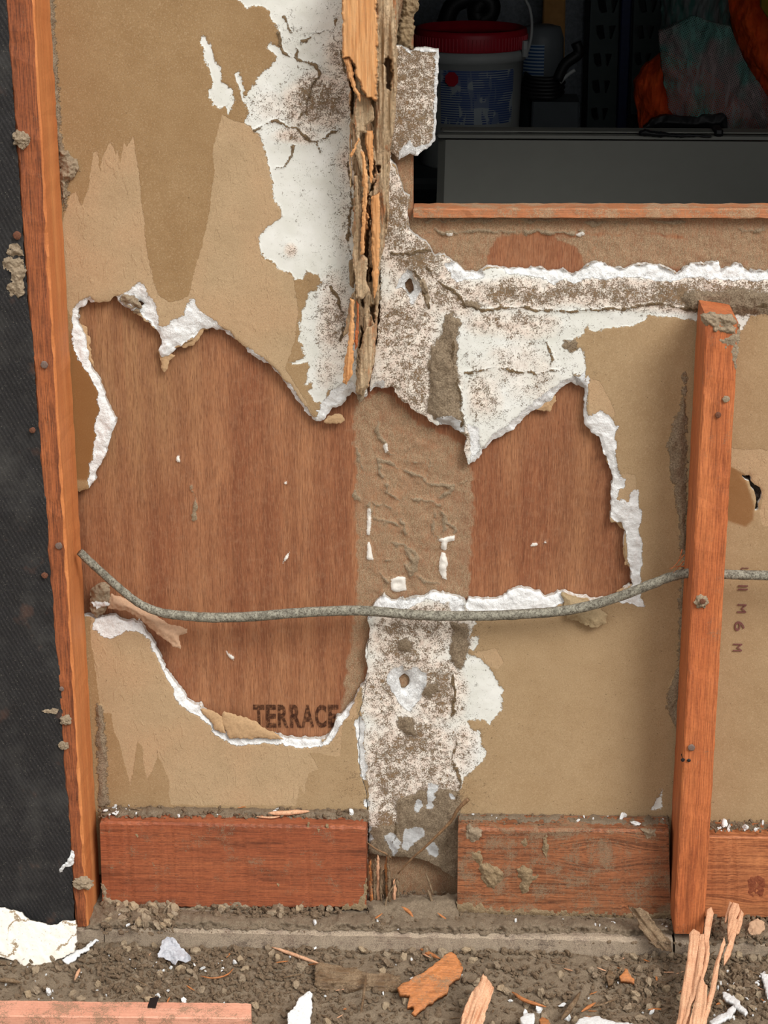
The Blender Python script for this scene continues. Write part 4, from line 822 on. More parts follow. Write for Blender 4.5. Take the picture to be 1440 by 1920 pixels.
# ------------------------------------------------------------------ ground
def gz(x, y):
    x = np.asarray(x, float); y = np.asarray(y, float)
    b = .010-.012*smooth(-y, .10, .26)
    return b+.005*fbm(x*1600, y*1600, 90, 3, 200)+.0022*fbm(x*1600, y*1600, 16, 4, 201)
xs = np.arange(-.78, .8, .0022); ys = np.arange(-.42, -.06, .0022); X, Y = np.meshgrid(xs, ys); Z = gz(X, Y)
n0, n1 = X.shape; vi = np.arange(n0*n1).reshape(n0, n1)
q = np.stack([vi[:-1, :-1], vi[:-1, 1:], vi[1:, 1:], vi[1:, :-1]], -1).reshape(-1, 4)
soil = link('soil_ground', mesh_np('soil_ground', np.stack([X, Y, Z], -1).reshape(-1, 3), q), M['soil']); tag(soil, kind='structure')
far = box('ground', (-4, -6, -.3), (4, -.02, -.016), M['soil']); tag(far, kind='structure')
# soil drift on the ledges
def drift(name, pts, proj, hh, mat='soil', seed=0, label=None, step=2.2):
    o = relief(name, polyfield(pts, 3, 14, 2, 5, seed), bbox(pts), step, proj, lambda x, y, F: hh*smooth(F, 0, 12)*(1+.7*fbm(x, y, 22, 4, seed))+.0012*fbm(x, y, 7, 3, seed+1), .001, M[mat])
    tag(o, label, 'soil'); o['kind'] = 'stuff'; return o
zt = .159
drift('soil_drift', [(190,1508),(400,1506),(690,1512),(690,1542),(600,1536),(400,1532),(190,1536)], G(zt), .004, seed=1, label='crumbly soil lying on top of the left blocking timber')
drift('soil_drift', [(862,1522),(1100,1527),(1254,1522),(1256,1552),(1180,1556),(1060,1545),(862,1540)], G(zt+.001), .003, seed=2, label='soil lying on top of the muddy middle blocking timber')
drift('soil_drift', [(1324,1534),(1660,1538),(1660,1570),(1324,1562)], G(zt-.006), .003, seed=3, label='soil lying on top of the knotty right blocking timber')
drift('soil_drift', [(170,1690),(300,1700),(480,1712),(700,1708),(862,1705),(1262,1728),(1262,1754),(1100,1748),(900,1750),(700,1744),(470,1740),(230,1738),(160,1740)], G(.037), .006, seed=4, label='long drift of soil along the top of the bottom plate')
drift('soil_drift', [(688,1690),(740,1682),(860,1676),(862,1738),(688,1738)], plane(U(770, 1710, -.045), (0, -.35, 1)), .006, seed=5, label='soil heap in the gap between the blocking timbers')
drift('soil_drift', [(1322,1722),(1660,1728),(1660,1768),(1322,1766)], G(.036), .006, seed=6, label='dark soil drift right of the right stud')
# ------------------------------------------------------------------ clods, crumbs, chips
def clod_mesh(seed, sub=2):
    rnd = random.Random(seed); bm = bmesh.new(); bmesh.ops.create_icosphere(bm, subdivisions=sub, radius=1)
    pl = [(Vector([rnd.gauss(0, 1) for _ in range(3)]).normalized(), rnd.uniform(.5, .85)) for _ in range(9)]
    for v in bm.verts:
        p = v.co.copy()
        for n, d in pl:
            k = p.dot(n)-d
            if k > 0: p -= n*k
        p *= 1+.22*mn.noise(p*2.1+Vector((seed, 0, 0)))+(.10*mn.noise(p*6+Vector((0, seed, 0))) if sub > 1 else 0)
        v.co = Vector((p.x, p.y*rnd.uniform(.95, 1.05), p.z*.8))
    me = bpy.data.meshes.new('soil_clod'); bm.to_mesh(me); bm.free(); return me
CM = [clod_mesh(k, 3) for k in range(8)]
for m in CM: m.materials.append(M['clod'])
CW = [clod_mesh(k+50, 3) for k in range(5)]
for m in CW: m.materials.append(M['white'])
for m in CM+CW: m.transform(Matrix.Scale(.004, 4))
rnd = random.Random(42)
def surf(px, py):
    """photo point -> (point, name of the real surface it lies on)"""
    if py < 1560: return UG(px, py, zt+.002) if px < 700 or px > 862 else None
    if py < 1752+(px-230)*.02 and px > 190:
        p = UG(px, py, .040)
        if p.y > -.036 and not (692 < px < 855): return None
        if p.y > -.004: return U(px, py, -.004)
        return p
    p = UG(px, py, .005); q = UG(px, py, float(gz(p.x, p.y)))
    if q.y > -.092: q.y = -.092
    return q
spots = []
def scatter(n, x0, y0, x1, y1, s0, s1, dens=None):
    k = 0
    while k < n:
        x = rnd.uniform(x0, x1); y = rnd.uniform(y0, y1)
        if dens and rnd.random() > dens(x, y): continue
        k += 1; p = surf(x, y)
        if p is None: continue
        s = s0*(s1/s0)**(rnd.random()**2.2); spots.append((s, p, rnd.random(), x, y))
scatter(5200, -60, 1768, 1500, 1990, .0013, .0075)
scatter(1500, -60, 1768, 1500, 1990, .0028, .0050)
scatter(1300, 180, 1772, 640, 1900, .002, .007)
scatter(1100, 1130, 1775, 1480, 1900, .002, .0075)
scatter(460, 180, 1504, 690, 1534, .0014, .0062)
scatter(150, 192, 1694, 335, 1735, .003, .0098)
scatter(1100, 190, 1704, 1262, 1750, .0006, .0019)
scatter(60, 400, 1694, 640, 1716, .003, .0085)
scatter(50, 690, 1715, 930, 1738, .002, .006)
scatter(260, 862, 1522, 1256, 1548, .0008, .0034)
scatter(170, 1322, 1538, 1500, 1562, .001, .004)
scatter(520, 185, 1690, 640, 1722, .0018, .0070, lambda x, y: 1 if x < 330 or 400 < x < 620 else .25)
scatter(700, 688, 1672, 900, 1742, .0012, .0048)
scatter(250, 860, 1712, 1262, 1745, .0010, .004)
scatter(330, 1322, 1720, 1500, 1762, .002, .0065)
scatter(260, 130, 1730, 330, 1800, .002, .0075)
spots.sort(key=lambda t: -t[0])
def place(me, name, p, s, rot, label, cat, group, sq=(1, 1, .8)):
    o = bpy.data.objects.new(name, me); COL.objects.link(o); o.location = p+Vector((0, 0, s*.35)); o.rotation_euler = rot
    k_ = s/.004 if me in CM or me in CW else s
    o.scale = (k_*sq[0], k_*sq[1], k_*sq[2]); return tag(o, label, cat, group)
def zone(x, y):
    if y < 1562: return 'on top of the left blocking timber' if x < 700 else ('on top of the muddy middle blocking timber' if x < 1270 else 'on top of the knotty right blocking timber')
    if y < 1765 and x > 185: return 'on the bottom plate under the left blocking timber' if x < 688 else ('in the gap between the blocking timbers' if x < 862 else ('on the bottom plate under the muddy blocking timber' if x < 1265 else 'on the plate right of the right stud'))
    if x < 200: return 'on the ground between the white slab and the pink timber'
    if x < 480: return 'on the ground behind the pink timber'
    if x < 745: return 'on the ground around the decayed wood piece'
    if x < 940: return 'on the ground around the orange broken board'
    return 'on the ground left of the split lath bundle' if x < 1270 else 'on the ground right of the split lath bundle'
def look(kind, s, x, y, i, big):
    z = zone(x, y); a_ = '' if 'clod' in kind else ('large ' if s > big else ('small ' if s < big*.6 else 'medium '))
    return a_+kind+' '+z, kind+'s '+z
for i, (s, p, r, x_, y_) in enumerate(spots[:300]):
    lb_, gr_ = look('brown soil clod', s, x_, y_, i, .0065)
    place(CM[i % 8], 'soil_clod', p, s, (r*6, r*17, r*31), lb_, 'soil clod', gr_, (1, rnd.uniform(.7, 1), rnd.uniform(.6, .9)))
# the rest in one mesh
base = [clod_mesh(k+20, 1) for k in range(6)]; V = []; Q = []; off = 0
bd = []
for m in base:
    a = np.empty(len(m.vertices)*3); m.vertices.foreach_get('co', a); f = np.array([tuple(pp.vertices) for pp in m.polygons]); bd.append((a.reshape(-1, 3), f))
R_ = np.random.RandomState(5)
for i, (s, p, r, x_, y_) in enumerate(spots[300:]):
    a, f = bd[i % 6]; m = np.array(Matrix.Rotation(r*40, 3, Vector((R_.rand()-.5, R_.rand()-.5, R_.rand()-.5)).normalized()))
    V.append((a*s*np.array([1, R_.uniform(.6, 1), R_.uniform(.5, 1)])) @ m.T+np.array(p)+np.array([0, 0, s*.3])); Q.append(f+off); off += len(a)
me = mesh_np('soil_crumbs', np.concatenate(V), np.zeros((0, 4), int), [tuple(t) for t in np.concatenate(Q)], False)
o = link('soil_crumbs', me, M['clod']); tag(o, 'fine soil crumbs scattered over ground, plate and blocking', 'soil'); o['kind'] = 'stuff'
# white plaster crumbs
wsp = []
for n, bx in ((46, (-20, 1775, 1440, 1915)), (14, (195, 1508, 260, 1530)), (8, (260, 1512, 690, 1532)), (14, (200, 1690, 320, 1760)), (16, (690, 1690, 1250, 1745)), (9, (870, 1526, 1250, 1548)), (14, (1325, 1540, 1440, 1562)), (26, (1330, 1830, 1440, 1910)), (14, (60, 1790, 330, 1900)), (10, (280, 1800, 420, 1830))):
    for k in range(n):
        x = rnd.uniform(bx[0], bx[2]); y = rnd.uniform(bx[1], bx[3]); p = surf(x, y)
        if p is not None: wsp.append((.0011*(3.2**rnd.random()), p, x, y))
for x, y, s in ((93,1865,.006),(190,1715,.0045),(225,1720,.0045),(345,1880,.005),(1065,1912,.007),(1190,1548,.006),(1170,1532,.0035),(1165,1536,.005),(1357,1548,.0075),(1397,1554,.005),(1222,1900,.0045),(380,1818,.0035),(365,1812,.003),(440,1808,.005),(590,1732,.004),(660,1528,.005),(207,1505,.005),(1055,1887,.005),(1010,1895,.006),(985,1910,.007)):
    p = surf(x, y)
    if p is not None: wsp.append((s, p, x, y))
for i, (s, p, x_, y_) in enumerate(wsp):
    lb_, gr_ = look('white plaster crumb', s, x_, y_, i, .0030)
    place(CW[i % 5], 'plaster_crumb', p+Vector((0, -.001, .0015)), s, (i*1.3, i*2.1, i*3.7), lb_, 'plaster crumb', gr_, (1.2, rnd.uniform(.6, 1), .6))
# wood chips
def chip_mesh(seed, mat, L=6):
    rnd = random.Random(seed); n = 7; co = []; q = []
    for i in range(n):
        t = i/(n-1)*2-1; w_ = (1-.65*abs(t)**3)*rnd.uniform(.75, 1.1); hh = .28*rnd.uniform(.7, 1.1)*(1-.5*abs(t)**3); cy = rnd.uniform(-.15, .15)+.3*t*t*(seed % 3-1)
        for a, b in ((-1, -1), (1, -1), (.9, 1), (-.9, 1)): co.append((t*L+rnd.uniform(-.3, .3)*(abs(t) > .9)*2, a*w_+cy, b*hh))
    for i in range(n-1):
        for k in range(4): q.append((i*4+k, i*4+(k+1) % 4, i*4+4+(k+1) % 4, i*4+4+k))
    me = mesh_np('wood_chip', np.array(co)*.001, q, [(3, 2, 1, 0), tuple((n-1)*4+k for k in range(4))], False); me.materials.append(mat)
    bm = bmesh.new(); bm.from_mesh(me); bmesh.ops.recalc_face_normals(bm, faces=bm.faces); bm.to_mesh(me); bm.free(); return me
CH = [chip_mesh(k, M[m], L) for k, (m, L) in enumerate((('chip_orange', 6), ('chip_grey', 5), ('chip_grey', 9), ('chip_orange', 9), ('splint', 7), ('chip_grey', 12)))]
for i in range(90):
    bx = ((-20, 1775, 1440, 1915), (690, 1690, 860, 1730), (200, 1510, 680, 1530), (1100, 1780, 1440, 1915))[0 if i < 50 else (1 if i < 60 else (2 if i < 66 else 3))]
    x = rnd.uniform(bx[0], bx[2]); y = rnd.uniform(bx[1], bx[3]); p = surf(x, y)
    if p is None: continue
    sc_ = rnd.uniform(.6, 1.6)
    place(CH[i % 6], 'wood_chip', p+Vector((0, 0, .003-.35*sc_)), sc_, (rnd.uniform(-.3, .3), rnd.uniform(-.5, .5), rnd.uniform(0, 6.3)), ('orange ' if i % 6 in (0, 3) else ('pale ' if i % 6 == 4 else 'grey-brown '))+'splintered wood chip '+zone(x, y), 'wood chip', 'wood chips '+zone(x, y), (1, 1, 1))

# ------------------------------------------------------------------ larger debris
def gp(x, y, z, n=(0, 0, 1)): return plane(UG(x, y, z), n)
chunk('plaster_slab', [(-60,1700),(0,1702),(35,1708),(60,1728),(95,1735),(120,1726),(142,1727),(143,1760),(140,1785),(118,1795),(105,1800),(80,1812),(45,1815),(30,1800),(-60,1790)], plane(U(70, 1790, -.125), (0, -1, .55)), .009, M['slab'], 'large cracked white plaster slab leaning at the foot of the black felt', 'plaster slab', rough=.0012, step=2.)
chunk('plaster_sliver', [(116,1798),(150,1780),(180,1760),(186,1762),(165,1780),(140,1798),(128,1808)], gp(150, 1785, .018, (0, -.4, 1)), .003, M['white'], 'narrow white plaster sliver right of the plaster slab', 'plaster piece', step=1.3)
pl = loft('new_timber_plank', ([UG(-80, 1874, .032), UG(-80, 1904, .032), UG(-80, 1904, .032)-Vector((0, -.002, .036)), UG(-80, 1874, .032)-Vector((0, 0, .036))], [UG(471, 1880, .032), UG(471, 1909, .032), UG(471, 1909, .032)-Vector((0, -.002, .036)), UG(471, 1880, .032)-Vector((0, 0, .036))]), None, M['pink'], n=60, jit=.0004, bev=.0015)
tag(pl, 'pale pink sawn timber lying in the foreground at bottom left', 'timber')
lump2 = relief('dark_stamp', polyfield([(281,1871),(298,1869),(292,1890),(276,1890)], .6, 8, .4, 3, 5), (270,1860,305,1896), 1.2, G(.0322), lambda x, y, F: 0*x+.0002, .0004, M['black'], pl)
E_ = 'clear_film'
sf = SH('milky_plastic_film', .25, .5); sf.b.inputs['Transmission Weight'].default_value = .35; sf.out(sf.mix(sf.rg(sf.noise(6, 4, .7), .3, .7), c(196, 198, 206), c(232, 233, 238)), sf.bump(sf.noise(5, 4, .7), .6, .003)); M['film'] = sf.m
FI = [(295,1792),(303,1765),(312,1757),(326,1757),(340,1775),(355,1790),(359,1800),(348,1804),(333,1801),(328,1812),(318,1800),(305,1795),(297,1797)]
o = relief('plastic_scrap', polyfield(FI, 1.5, 10, 1, 4, 21), bbox(FI), 1.2, plane(UG(325, 1790, .022), (0, -.8, 1)), lambda x, y, F: .007*np.abs(fbm(x, y, 26, 2, 22))+.001*fbm(x, y, 6, 2, 23), .0005, M['film'], back=True, smooth_=False)
tag(o, 'crumpled milky plastic scrap on the soil left of centre', 'plastic scrap')
chunk('rotten_wood_piece', [(592,1810),(600,1803),(640,1812),(690,1822),(752,1830),(754,1850),(740,1858),(690,1856),(640,1858),(600,1855),(590,1845)], gp(670, 1835, .016, (0, -.5, 1)), .012, M['chip_grey'], 'dark grey decayed wood piece lying on the soil at bottom centre', 'wood piece', fib=.003, rough=.002, step=1.6, bulge=.003)
chunk('broken_board', [(745,1852),(790,1825),(830,1795),(845,1785),(855,1792),(868,1815),(865,1830),(840,1845),(838,1862),(820,1872),(800,1885),(778,1904),(772,1900),(776,1888),(762,1890),(768,1865),(750,1862)], gp(810, 1845, .024, (.1, -.45, 1)), .007, M['chip_orange'], 'orange broken board offcut with ragged lower end, bottom centre', 'wood piece', fib=.0012, ang=-.6, step=1.6, jag=.8)
chunk('reddish_wood_splinter', [(864,1925),(872,1890),(886,1860),(898,1845),(905,1825),(922,1842),(928,1850),(918,1880),(912,1900),(905,1930),(880,1980),(858,1960)], gp(895, 1890, .03, (.2, -.7, 1)), .012, M['splint'], 'reddish split wood chunk at the bottom edge, right of the broken board', 'wood piece', fib=.005, ang=1.9, step=1.5, bulge=.003)
chunk('plaster_shard', [(541,1900),(552,1885),(565,1868),(580,1856),(586,1862),(583,1900),(580,1925),(575,1960),(540,1960)], gp(562, 1905, .018, (-.1, -.6, 1)), .006, M['white'], 'bright white plaster shard standing at the bottom edge', 'plaster piece', step=1.5)
chunk('bark_piece', [(1177,1690),(1182,1700),(1190,1706),(1200,1703),(1215,1712),(1222,1728),(1232,1738),(1245,1750),(1258,1765),(1262,1785),(1240,1782),(1220,1772),(1212,1755),(1200,1740),(1193,1722),(1183,1708)], plane(U(1220, 1745, -.098), (0, -1, .5)), .006, M['chip_grey'], 'grey rotten wood strip leaning against the foot of the right stud', 'wood piece', fib=.003, ang=.9, step=1.4)
chunk('wood_offcut', [(1162,1830),(1172,1818),(1190,1835),(1188,1845),(1175,1842),(1165,1838)], gp(1176, 1832, .02, (0, -.5, 1)), .005, M['chip_orange'], 'small square orange wood scrap in the soil left of the big splinters', 'wood piece', step=1.2)
chunk('plaster_slab', [(1078,1925),(1085,1910),(1100,1904),(1125,1908),(1150,1914),(1185,1920),(1225,1930),(1230,1960),(1080,1960)], gp(1140, 1920, .02), .006, M['white'], 'white plaster piece cut by the bottom edge, left of the split laths', 'plaster piece', step=1.5)
chunk('plaster_shard', [(1331,1915),(1345,1905),(1362,1898),(1374,1885),(1380,1890),(1374,1905),(1352,1916),(1336,1922)], gp(1355, 1903, .014), .004, M['white'], 'crescent white plaster shard just right of the split laths', 'plaster piece', step=1.2)
chunk('plaster_shard', [(1354,1858),(1362,1860),(1380,1872),(1392,1885),(1402,1898),(1396,1902),(1380,1890),(1362,1872)], gp(1378, 1880, .016), .004, M['white'], 'narrow diagonal white shard right of the split laths', 'plaster piece', step=1.2)
chunk('plaster_shard', [(1424,1825),(1436,1820),(1450,1835),(1455,1862),(1440,1868),(1432,1848)], gp(1440, 1845, .016), .005, M['white'], 'white plaster lump at the right frame edge', 'plaster piece', step=1.2)
chunk('plaster_shard', [(979,1910),(985,1900),(1000,1898),(1004,1910),(998,1925),(982,1925)], gp(990, 1912, .018), .007, M['white'], 'round white plaster lump at the bottom edge below the tan sliver', 'plaster piece', step=1.2)
chunk('wood_offcut', [(1010,1925),(1014,1905),(1030,1912),(1040,1930),(1030,1950),(1008,1950)], gp(1024, 1925, .016), .005, M['chip_orange'], 'orange wood scrap cut by the bottom edge beside the round plaster lump', 'wood piece', step=1.2)
chunk('bark_flake', [(1135,1830),(1142,1818),(1152,1826),(1150,1842),(1140,1846)], gp(1143, 1832, .016), .004, M['chip_grey'], 'pale bark flake left of the small square orange scrap', 'wood piece', step=1.2)
chunk('fibrous_debris', [(1402,1745),(1408,1728),(1420,1722),(1432,1728),(1436,1742),(1424,1752),(1410,1754)], gp(1420, 1738, .05, (0, -.6, 1)), .006, M['paper_pale'], 'pale crumpled fibre lump on the plate at the right frame edge', 'debris', rough=.003, step=1.2)
# big splinter bundle in the lower right corner
_a, _b = U(1300, 1740, -.118), UG(1300, 2010, .022); _d = _b-_a
def tp(x, y, k): return plane(_a+Vector((0, -1, 1)).normalized()*k, (0, _d.z, -_d.y))
SB = empty('split_wood_bundle', UG(1300, 1915, .0), 'bundle of pale pink-orange split laths standing in front of the right stud', 'split wood')
def sp(poly, Y, t, seed, ang, parent, name='lath'):
    p = np.array(poly).mean(0)
    return chunk(name, poly, tp(p[0], p[1], Y), t, M['splint'], parent=parent, rough=.0006, fib=.0024, ang=ang, seed=seed, step=1.3, jag=.3, bulge=.001)
sp([(1293,1750),(1300,1741),(1312,1748),(1312,1790),(1304,1850),(1290,1925),(1270,2010),(1250,2010),(1272,1900),(1280,1845),(1288,1800)], .006, .006, 31, 1.7, SB)
sp([(1313,1752),(1320,1750),(1322,1785),(1312,1850),(1298,1880),(1285,1930),(1278,1925),(1296,1860),(1305,1820)], .010, .005, 32, 1.7, SB)
sp([(1320,1740),(1326,1705),(1334,1700),(1338,1712),(1330,1760),(1330,1800),(1318,1840),(1312,1830),(1320,1790)], .004, .004, 33, 1.7, SB)
sp([(1316,1826),(1322,1845),(1327,1848),(1325,1880),(1318,1920),(1300,2010),(1268,2010),(1290,1925),(1304,1870)], .016, .007, 34, 1.7, SB)
SB2 = empty('split_wood_stick', UG(1320, 1915, .0), 'forked pale splinter leaning right of the split lath bundle, broken wide top', 'split wood')
sp([(1358,1755),(1360,1770),(1350,1800),(1345,1840),(1335,1880),(1322,1925),(1305,2010),(1290,2010),(1310,1930),(1330,1860),(1340,1810)], .012, .006, 35, 1.8, SB2)
sp([(1374,1692),(1385,1695),(1388,1706),(1380,1722),(1386,1728),(1378,1760),(1370,1790),(1357,1808),(1357,1790),(1366,1768),(1364,1740),(1366,1712)], .012, .005, 36, 1.9, SB2)
sp([(1389,1704),(1395,1712),(1392,1728),(1386,1748),(1378,1752),(1380,1730)], .009, .004, 37, 1.9, SB2)
sp([(1368,1690),(1373,1692),(1366,1712),(1362,1730),(1358,1728),(1362,1708)], .007, .003, 38, 1.9, SB2)
# sticks and slivers
def stick(name, pts, r, mat, label, cat='stick', tp_=None, jit=.35): return tag(tube(name, pts, r, M[mat], seg=8, jit=jit, taper=tp_ or (lambda t: 1-.75*abs(2*t-1)**3)), label, cat)
stick('dry_stick', [U(878,1498,-.052), U(860,1516,-.052), U(845,1540,-.050), U(820,1566,-.048), U(795,1590,-.045), U(770,1612,-.040), U(746,1638,-.035)], .0026, 'stick', 'thin dry stick leaning diagonally across the gap between the blocking timbers', tp_=lambda t: 1-.6*t)
stick('dry_root', [U(686,1578,-.02), U(705,1592,-.018), U(722,1600,-.016), U(735,1610,-.012)], .0014, 'stick', 'short dark root poking from the left blocking end into the gap')
stick('dark_twig', [U(745,1650,-.035), U(728,1678,-.04), U(722,1700,-.043), U(716,1724,-.045)], .0014, 'chip_grey', 'dark twig lying low in the gap beside the rotted wood')
stick('wood_sliver', [UG(510,1776,.014), UG(540,1786,.016), UG(570,1797,.018), UG(597,1806,.02)], .0024, 'splint', 'long thin orange sliver pointing at the decayed wood piece')
stick('wood_sliver', [UG(786,1778,.014), UG(805,1788,.016), UG(824,1797,.017)], .0026, 'chip_orange', 'short brown sliver above the orange broken board')
stick('wood_sliver', [UG(503,1525,zt+.006), UG(540,1524,zt+.007), UG(580,1521,zt+.006)], .0032, 'splint', 'pale orange splinter lying on top of the left blocking timber')
stick('wood_sliver', [UG(480,1531,zt+.003), UG(505,1533,zt+.003), UG(525,1531,zt+.003)], .0014, 'splint', 'thinner orange splinter just below the pale one on the left blocking timber')
stick('wood_sliver', [UG(745,1696,.05), UG(765,1708,.048), UG(775,1720,.044)], .0022, 'chip_orange', 'flat brown chip low in the middle of the gap')
stick('wood_sliver', [U(798,1636,-.02), U(806,1658,-.022), U(812,1676,-.024)], .0016, 'chip_grey', 'upper grey chip standing against the back of the gap')
stick('wood_sliver', [U(802,1668,-.026), U(808,1684,-.03), U(814,1702,-.036)], .002, 'chip_grey', 'lower grey chip standing in the soil of the gap')
stick('wood_sliver', [UG(960,1860,.012), UG(985,1876,.013), UG(1024,1888,.012)], .0024, 'chip_orange', 'bent tan sliver on the soil right of the reddish wood chunk')
stick('wood_sliver', [UG(1090,1897,.012), UG(1104,1888,.012), UG(1117,1880,.012)], .002, 'chip_orange', 'short orange sliver on the soil near the bottom, right of centre')
stick('wood_sliver', [UG(1052,1912,.012), UG(1070,1890,.014), UG(1088,1860,.016)], .0034, 'chip_grey', 'flat greyish-pink splinter beside the white crumb at the bottom')
stick('twig', [UG(375,1830,.012), UG(400,1834,.014), UG(425,1828,.014), UG(438,1816,.012)], .0011, 'chip_orange', 'thin curved orange twig on the soil below the plastic scrap')
stick('twig', [UG(687,1822,.024), UG(684,1850,.02), UG(680,1880,.014), UG(676,1900,.01)], .0016, 'chip_grey', 'dark twig crossing the decayed wood piece')
stick('wood_sliver', [UG(140,1838,.012), UG(146,1824,.013), UG(150,1816,.012)], .002, 'splint', 'tiny orange sliver above the pink timber')
stick('wood_sliver', [UG(-5,1838,.012), UG(15,1838,.014), UG(38,1842,.012)], .003, 'chip_grey', 'brown stick end at the far left edge above the pink timber')
# decayed wood standing in the gap
GW = empty('decayed_stud_foot', U(715, 1690, -.03), 'blackened splintered foot of the rotted stud standing in the gap', 'stud remnant')
for k in range(11):
    x = 694+k*5+rnd.uniform(-1, 1); t0 = rnd.uniform(1596, 1630) if k < 8 else rnd.uniform(1640, 1660); b0 = 1712-rnd.uniform(0, 14); w_ = rnd.uniform(3, 5.5)
    poly = [(x-w_/2, t0+6), (x, t0), (x+w_/2, t0+9), (x+w_/2+2, (t0+b0)/2), (x+w_*.7+2, b0), (x-w_*.3+2, b0+3), (x-w_/2, (t0+b0)/2)]
    mt = M['chip_grey'] if k % 3 else M['splint' if k % 2 else 'chip_orange']
    chunk('wood_fibre', poly, W(-.022-.014*rnd.random()), .004, mt, parent=GW, rough=.001, fib=.002, ang=1.57, seed=50+k, step=1.1, jag=.7)

# ------------------------------------------------------------------ dark garage behind the opening
wl = plain('garage_wallboard', c(96, 98, 100), .9, .1, .15, 30, .1)
tag(box('wall_back', (-1.4, 3.3, 0), (2.6, 3.4, 2.4), wl), kind='structure'); tag(box('wall_left', (-1.5, .03, 0), (-1.4, 3.4, 2.4), wl), kind='structure')
tag(box('wall_right', (2.6, .03, 0), (2.7, 3.4, 2.4), wl), kind='structure'); tag(box('ceiling', (-1.5, .0, 2.4), (2.7, 3.4, 2.5), wl), kind='structure')
tag(box('floor', (-1.5, .027, -.1), (2.7, 3.4, 0), wl), kind='structure')
ztop = 1.58
tag(box('wall_front', (-1.5, .0275, ztop), (2.7, .06, 2.4), M['stud_left']), kind='structure')
tag(box('wall_front', (-1.5, .0275, 0), (U(660, 0, .03).x, .06, ztop), M['stud_left']), kind='structure')
xr = .95
tag(box('wall_front', (xr, .0275, 0), (2.7, .06, ztop), M['stud_left']), kind='structure')
tag(box('wall_front', (U(660, 0, .03).x, .0275, 0), (xr, .06, U(900, 420, .03).z), M['stud_left']), kind='structure')
# folded plastic table standing on its edge
YT = 1.0
tabm = plain('grey_white_moulded_plastic', c(138, 138, 130), .5, .4, .03, 30, .02)
TB = empty('folding_table', (U(1100, 391, YT).x, YT, 0), 'pale grey folded plastic table standing upright behind the opening', 'folding table')
p0 = U(812, 262, YT); p1 = U(2100, 262, YT)
box('table_top', (p0.x, YT, .02), (p1.x, YT+.04, p0.z), tabm, TB, bev=.012)
q0 = U(826, 243, YT+.02); q1 = U(827, 256, YT+.0)
box('rim', (q0.x, YT+.010, U(826, 249, YT).z), (p1.x, YT+.05, q0.z), tabm, TB, bev=.004)
box('rim', (U(818, 250, YT).x, YT-.004, U(818, 258, YT).z), (p1.x, YT+.02, U(818, 252, YT).z), tabm, TB, bev=.003)
box('edge_clip', (U(1340, 245, YT).x, YT-.006, U(1340, 256, YT).z), (U(1356, 245, YT).x, YT+.05, U(1340, 243.5, YT+.0).z), M['black'], TB)
lump_t = relief('strap', polyfield([(1197,254),(1200,246),(1210,243),(1225,247),(1245,248),(1262,252),(1335,254),(1335,257),(1230,257)], .8, 10, .5, 4, 7), (1190,238,1342,262), 1.2, W(YT-.008), lambda x, y, F: .004*smooth(F, 0, 4), .006, M['black'], back=True)
tag(lump_t, 'crumpled black strap lying along the top rim of the folded table', 'strap')
# shelves holding the things behind
YB = 1.45
shm = plain('dark_steel', c(58, 64, 66), .6, .4, .1, 20, .05)
def shelf(name, x0, x1, y0, y1, z, label):
    t = empty(name, ((x0+x1)/2, (y0+y1)/2, 0), label, 'shelf'); box('shelf_board', (x0, y0, z-.02), (x1, y1, z), shm, t)
    for a in (x0+.02, x1-.02):
        for b in (y0+.02, y1-.02): box('leg', (a-.012, b-.012, 0), (a+.012, b+.012, z-.02), shm, t)
    return t
bc = U(883, 57, YB); ppm = 1/(U(884, 57, YB)-U(883, 57, YB)).length; R0 = 106/ppm
zs = bc.z-.24
shelf('low_shelf', bc.x-.2, U(1090, 60, YB).x+.05, YB-.16, YB+.42, zs, 'dark low shelf carrying the pail, hidden behind the folded table')
pail = plain('white_pail_plastic', c(168, 172, 170), .5, .4, .04, 20, .02); redm = plain('red_lid_plastic', c(178, 22, 42), .45, .45, .1, 20, .05)
PA = empty('plastic_pail', (bc.x, YB, zs), 'white plastic pail with a ribbed red lid and blue printed label', 'pail')
hz = (U(883, 92, YB-R0).z-zs)
lathe('pail_body', [(0, 0), (R0*.86, 0), (R0*.865, .004), (R0*.925, hz-.03), (R0*.985, hz-.028), (R0*.985, hz-.012), (R0*.94, hz-.010), (R0*.945, hz), (0, hz)], (bc.x, YB, zs), pail, PA, 64)
lt = bc.z-zs
lid_ = lathe('lid', [(R0*.99, hz-.008), (R0*1.0, hz-.004), (R0*1.0, hz+.020), (R0*.985, hz+.026), (R0*.93, hz+.028), (R0*.92, hz+.016), (0, hz+.016)], (bc.x, YB, zs), redm, PA, 64)
for k in range(46):
    a = pi+pi*(k+.5)/46; r = R0*1.004; x = bc.x+r*cos(a); y = YB+r*sin(a)
    box('lid_rib', (x-.0012, y-.0012, zs+hz-.006), (x+.0012, y+.0012, zs+hz+.016), redm, lid_, bev=.0004)
ls = SH('printed_label', .5, .4)
wv = ls.N.new('ShaderNodeTexWave'); wv.wave_type = 'BANDS'; wv.bands_direction = 'Z'; ls.lk(ls.mm, wv.inputs[0]); wv.inputs['Scale'].default_value = .075; wv.inputs['Distortion'].default_value = 0
br = ls.rg(ls.noise(14, 2, .6, st=(1, 1, .25)), .42, .46); big = ls.rg(ls.noise(34, 1, .5, st=(.6, .6, 1.2)), .5, .52)
tx = ls.ma('MULTIPLY', ls.rg(wv.outputs['Color'], .35, .5), br)
lc = ls.mix(tx, c(160, 170, 178), c(52, 74, 128)); lc = ls.mix(ls.ma('MULTIPLY', big, .6), lc, c(60, 84, 140)); ls.out(lc)
rl = R0*.9
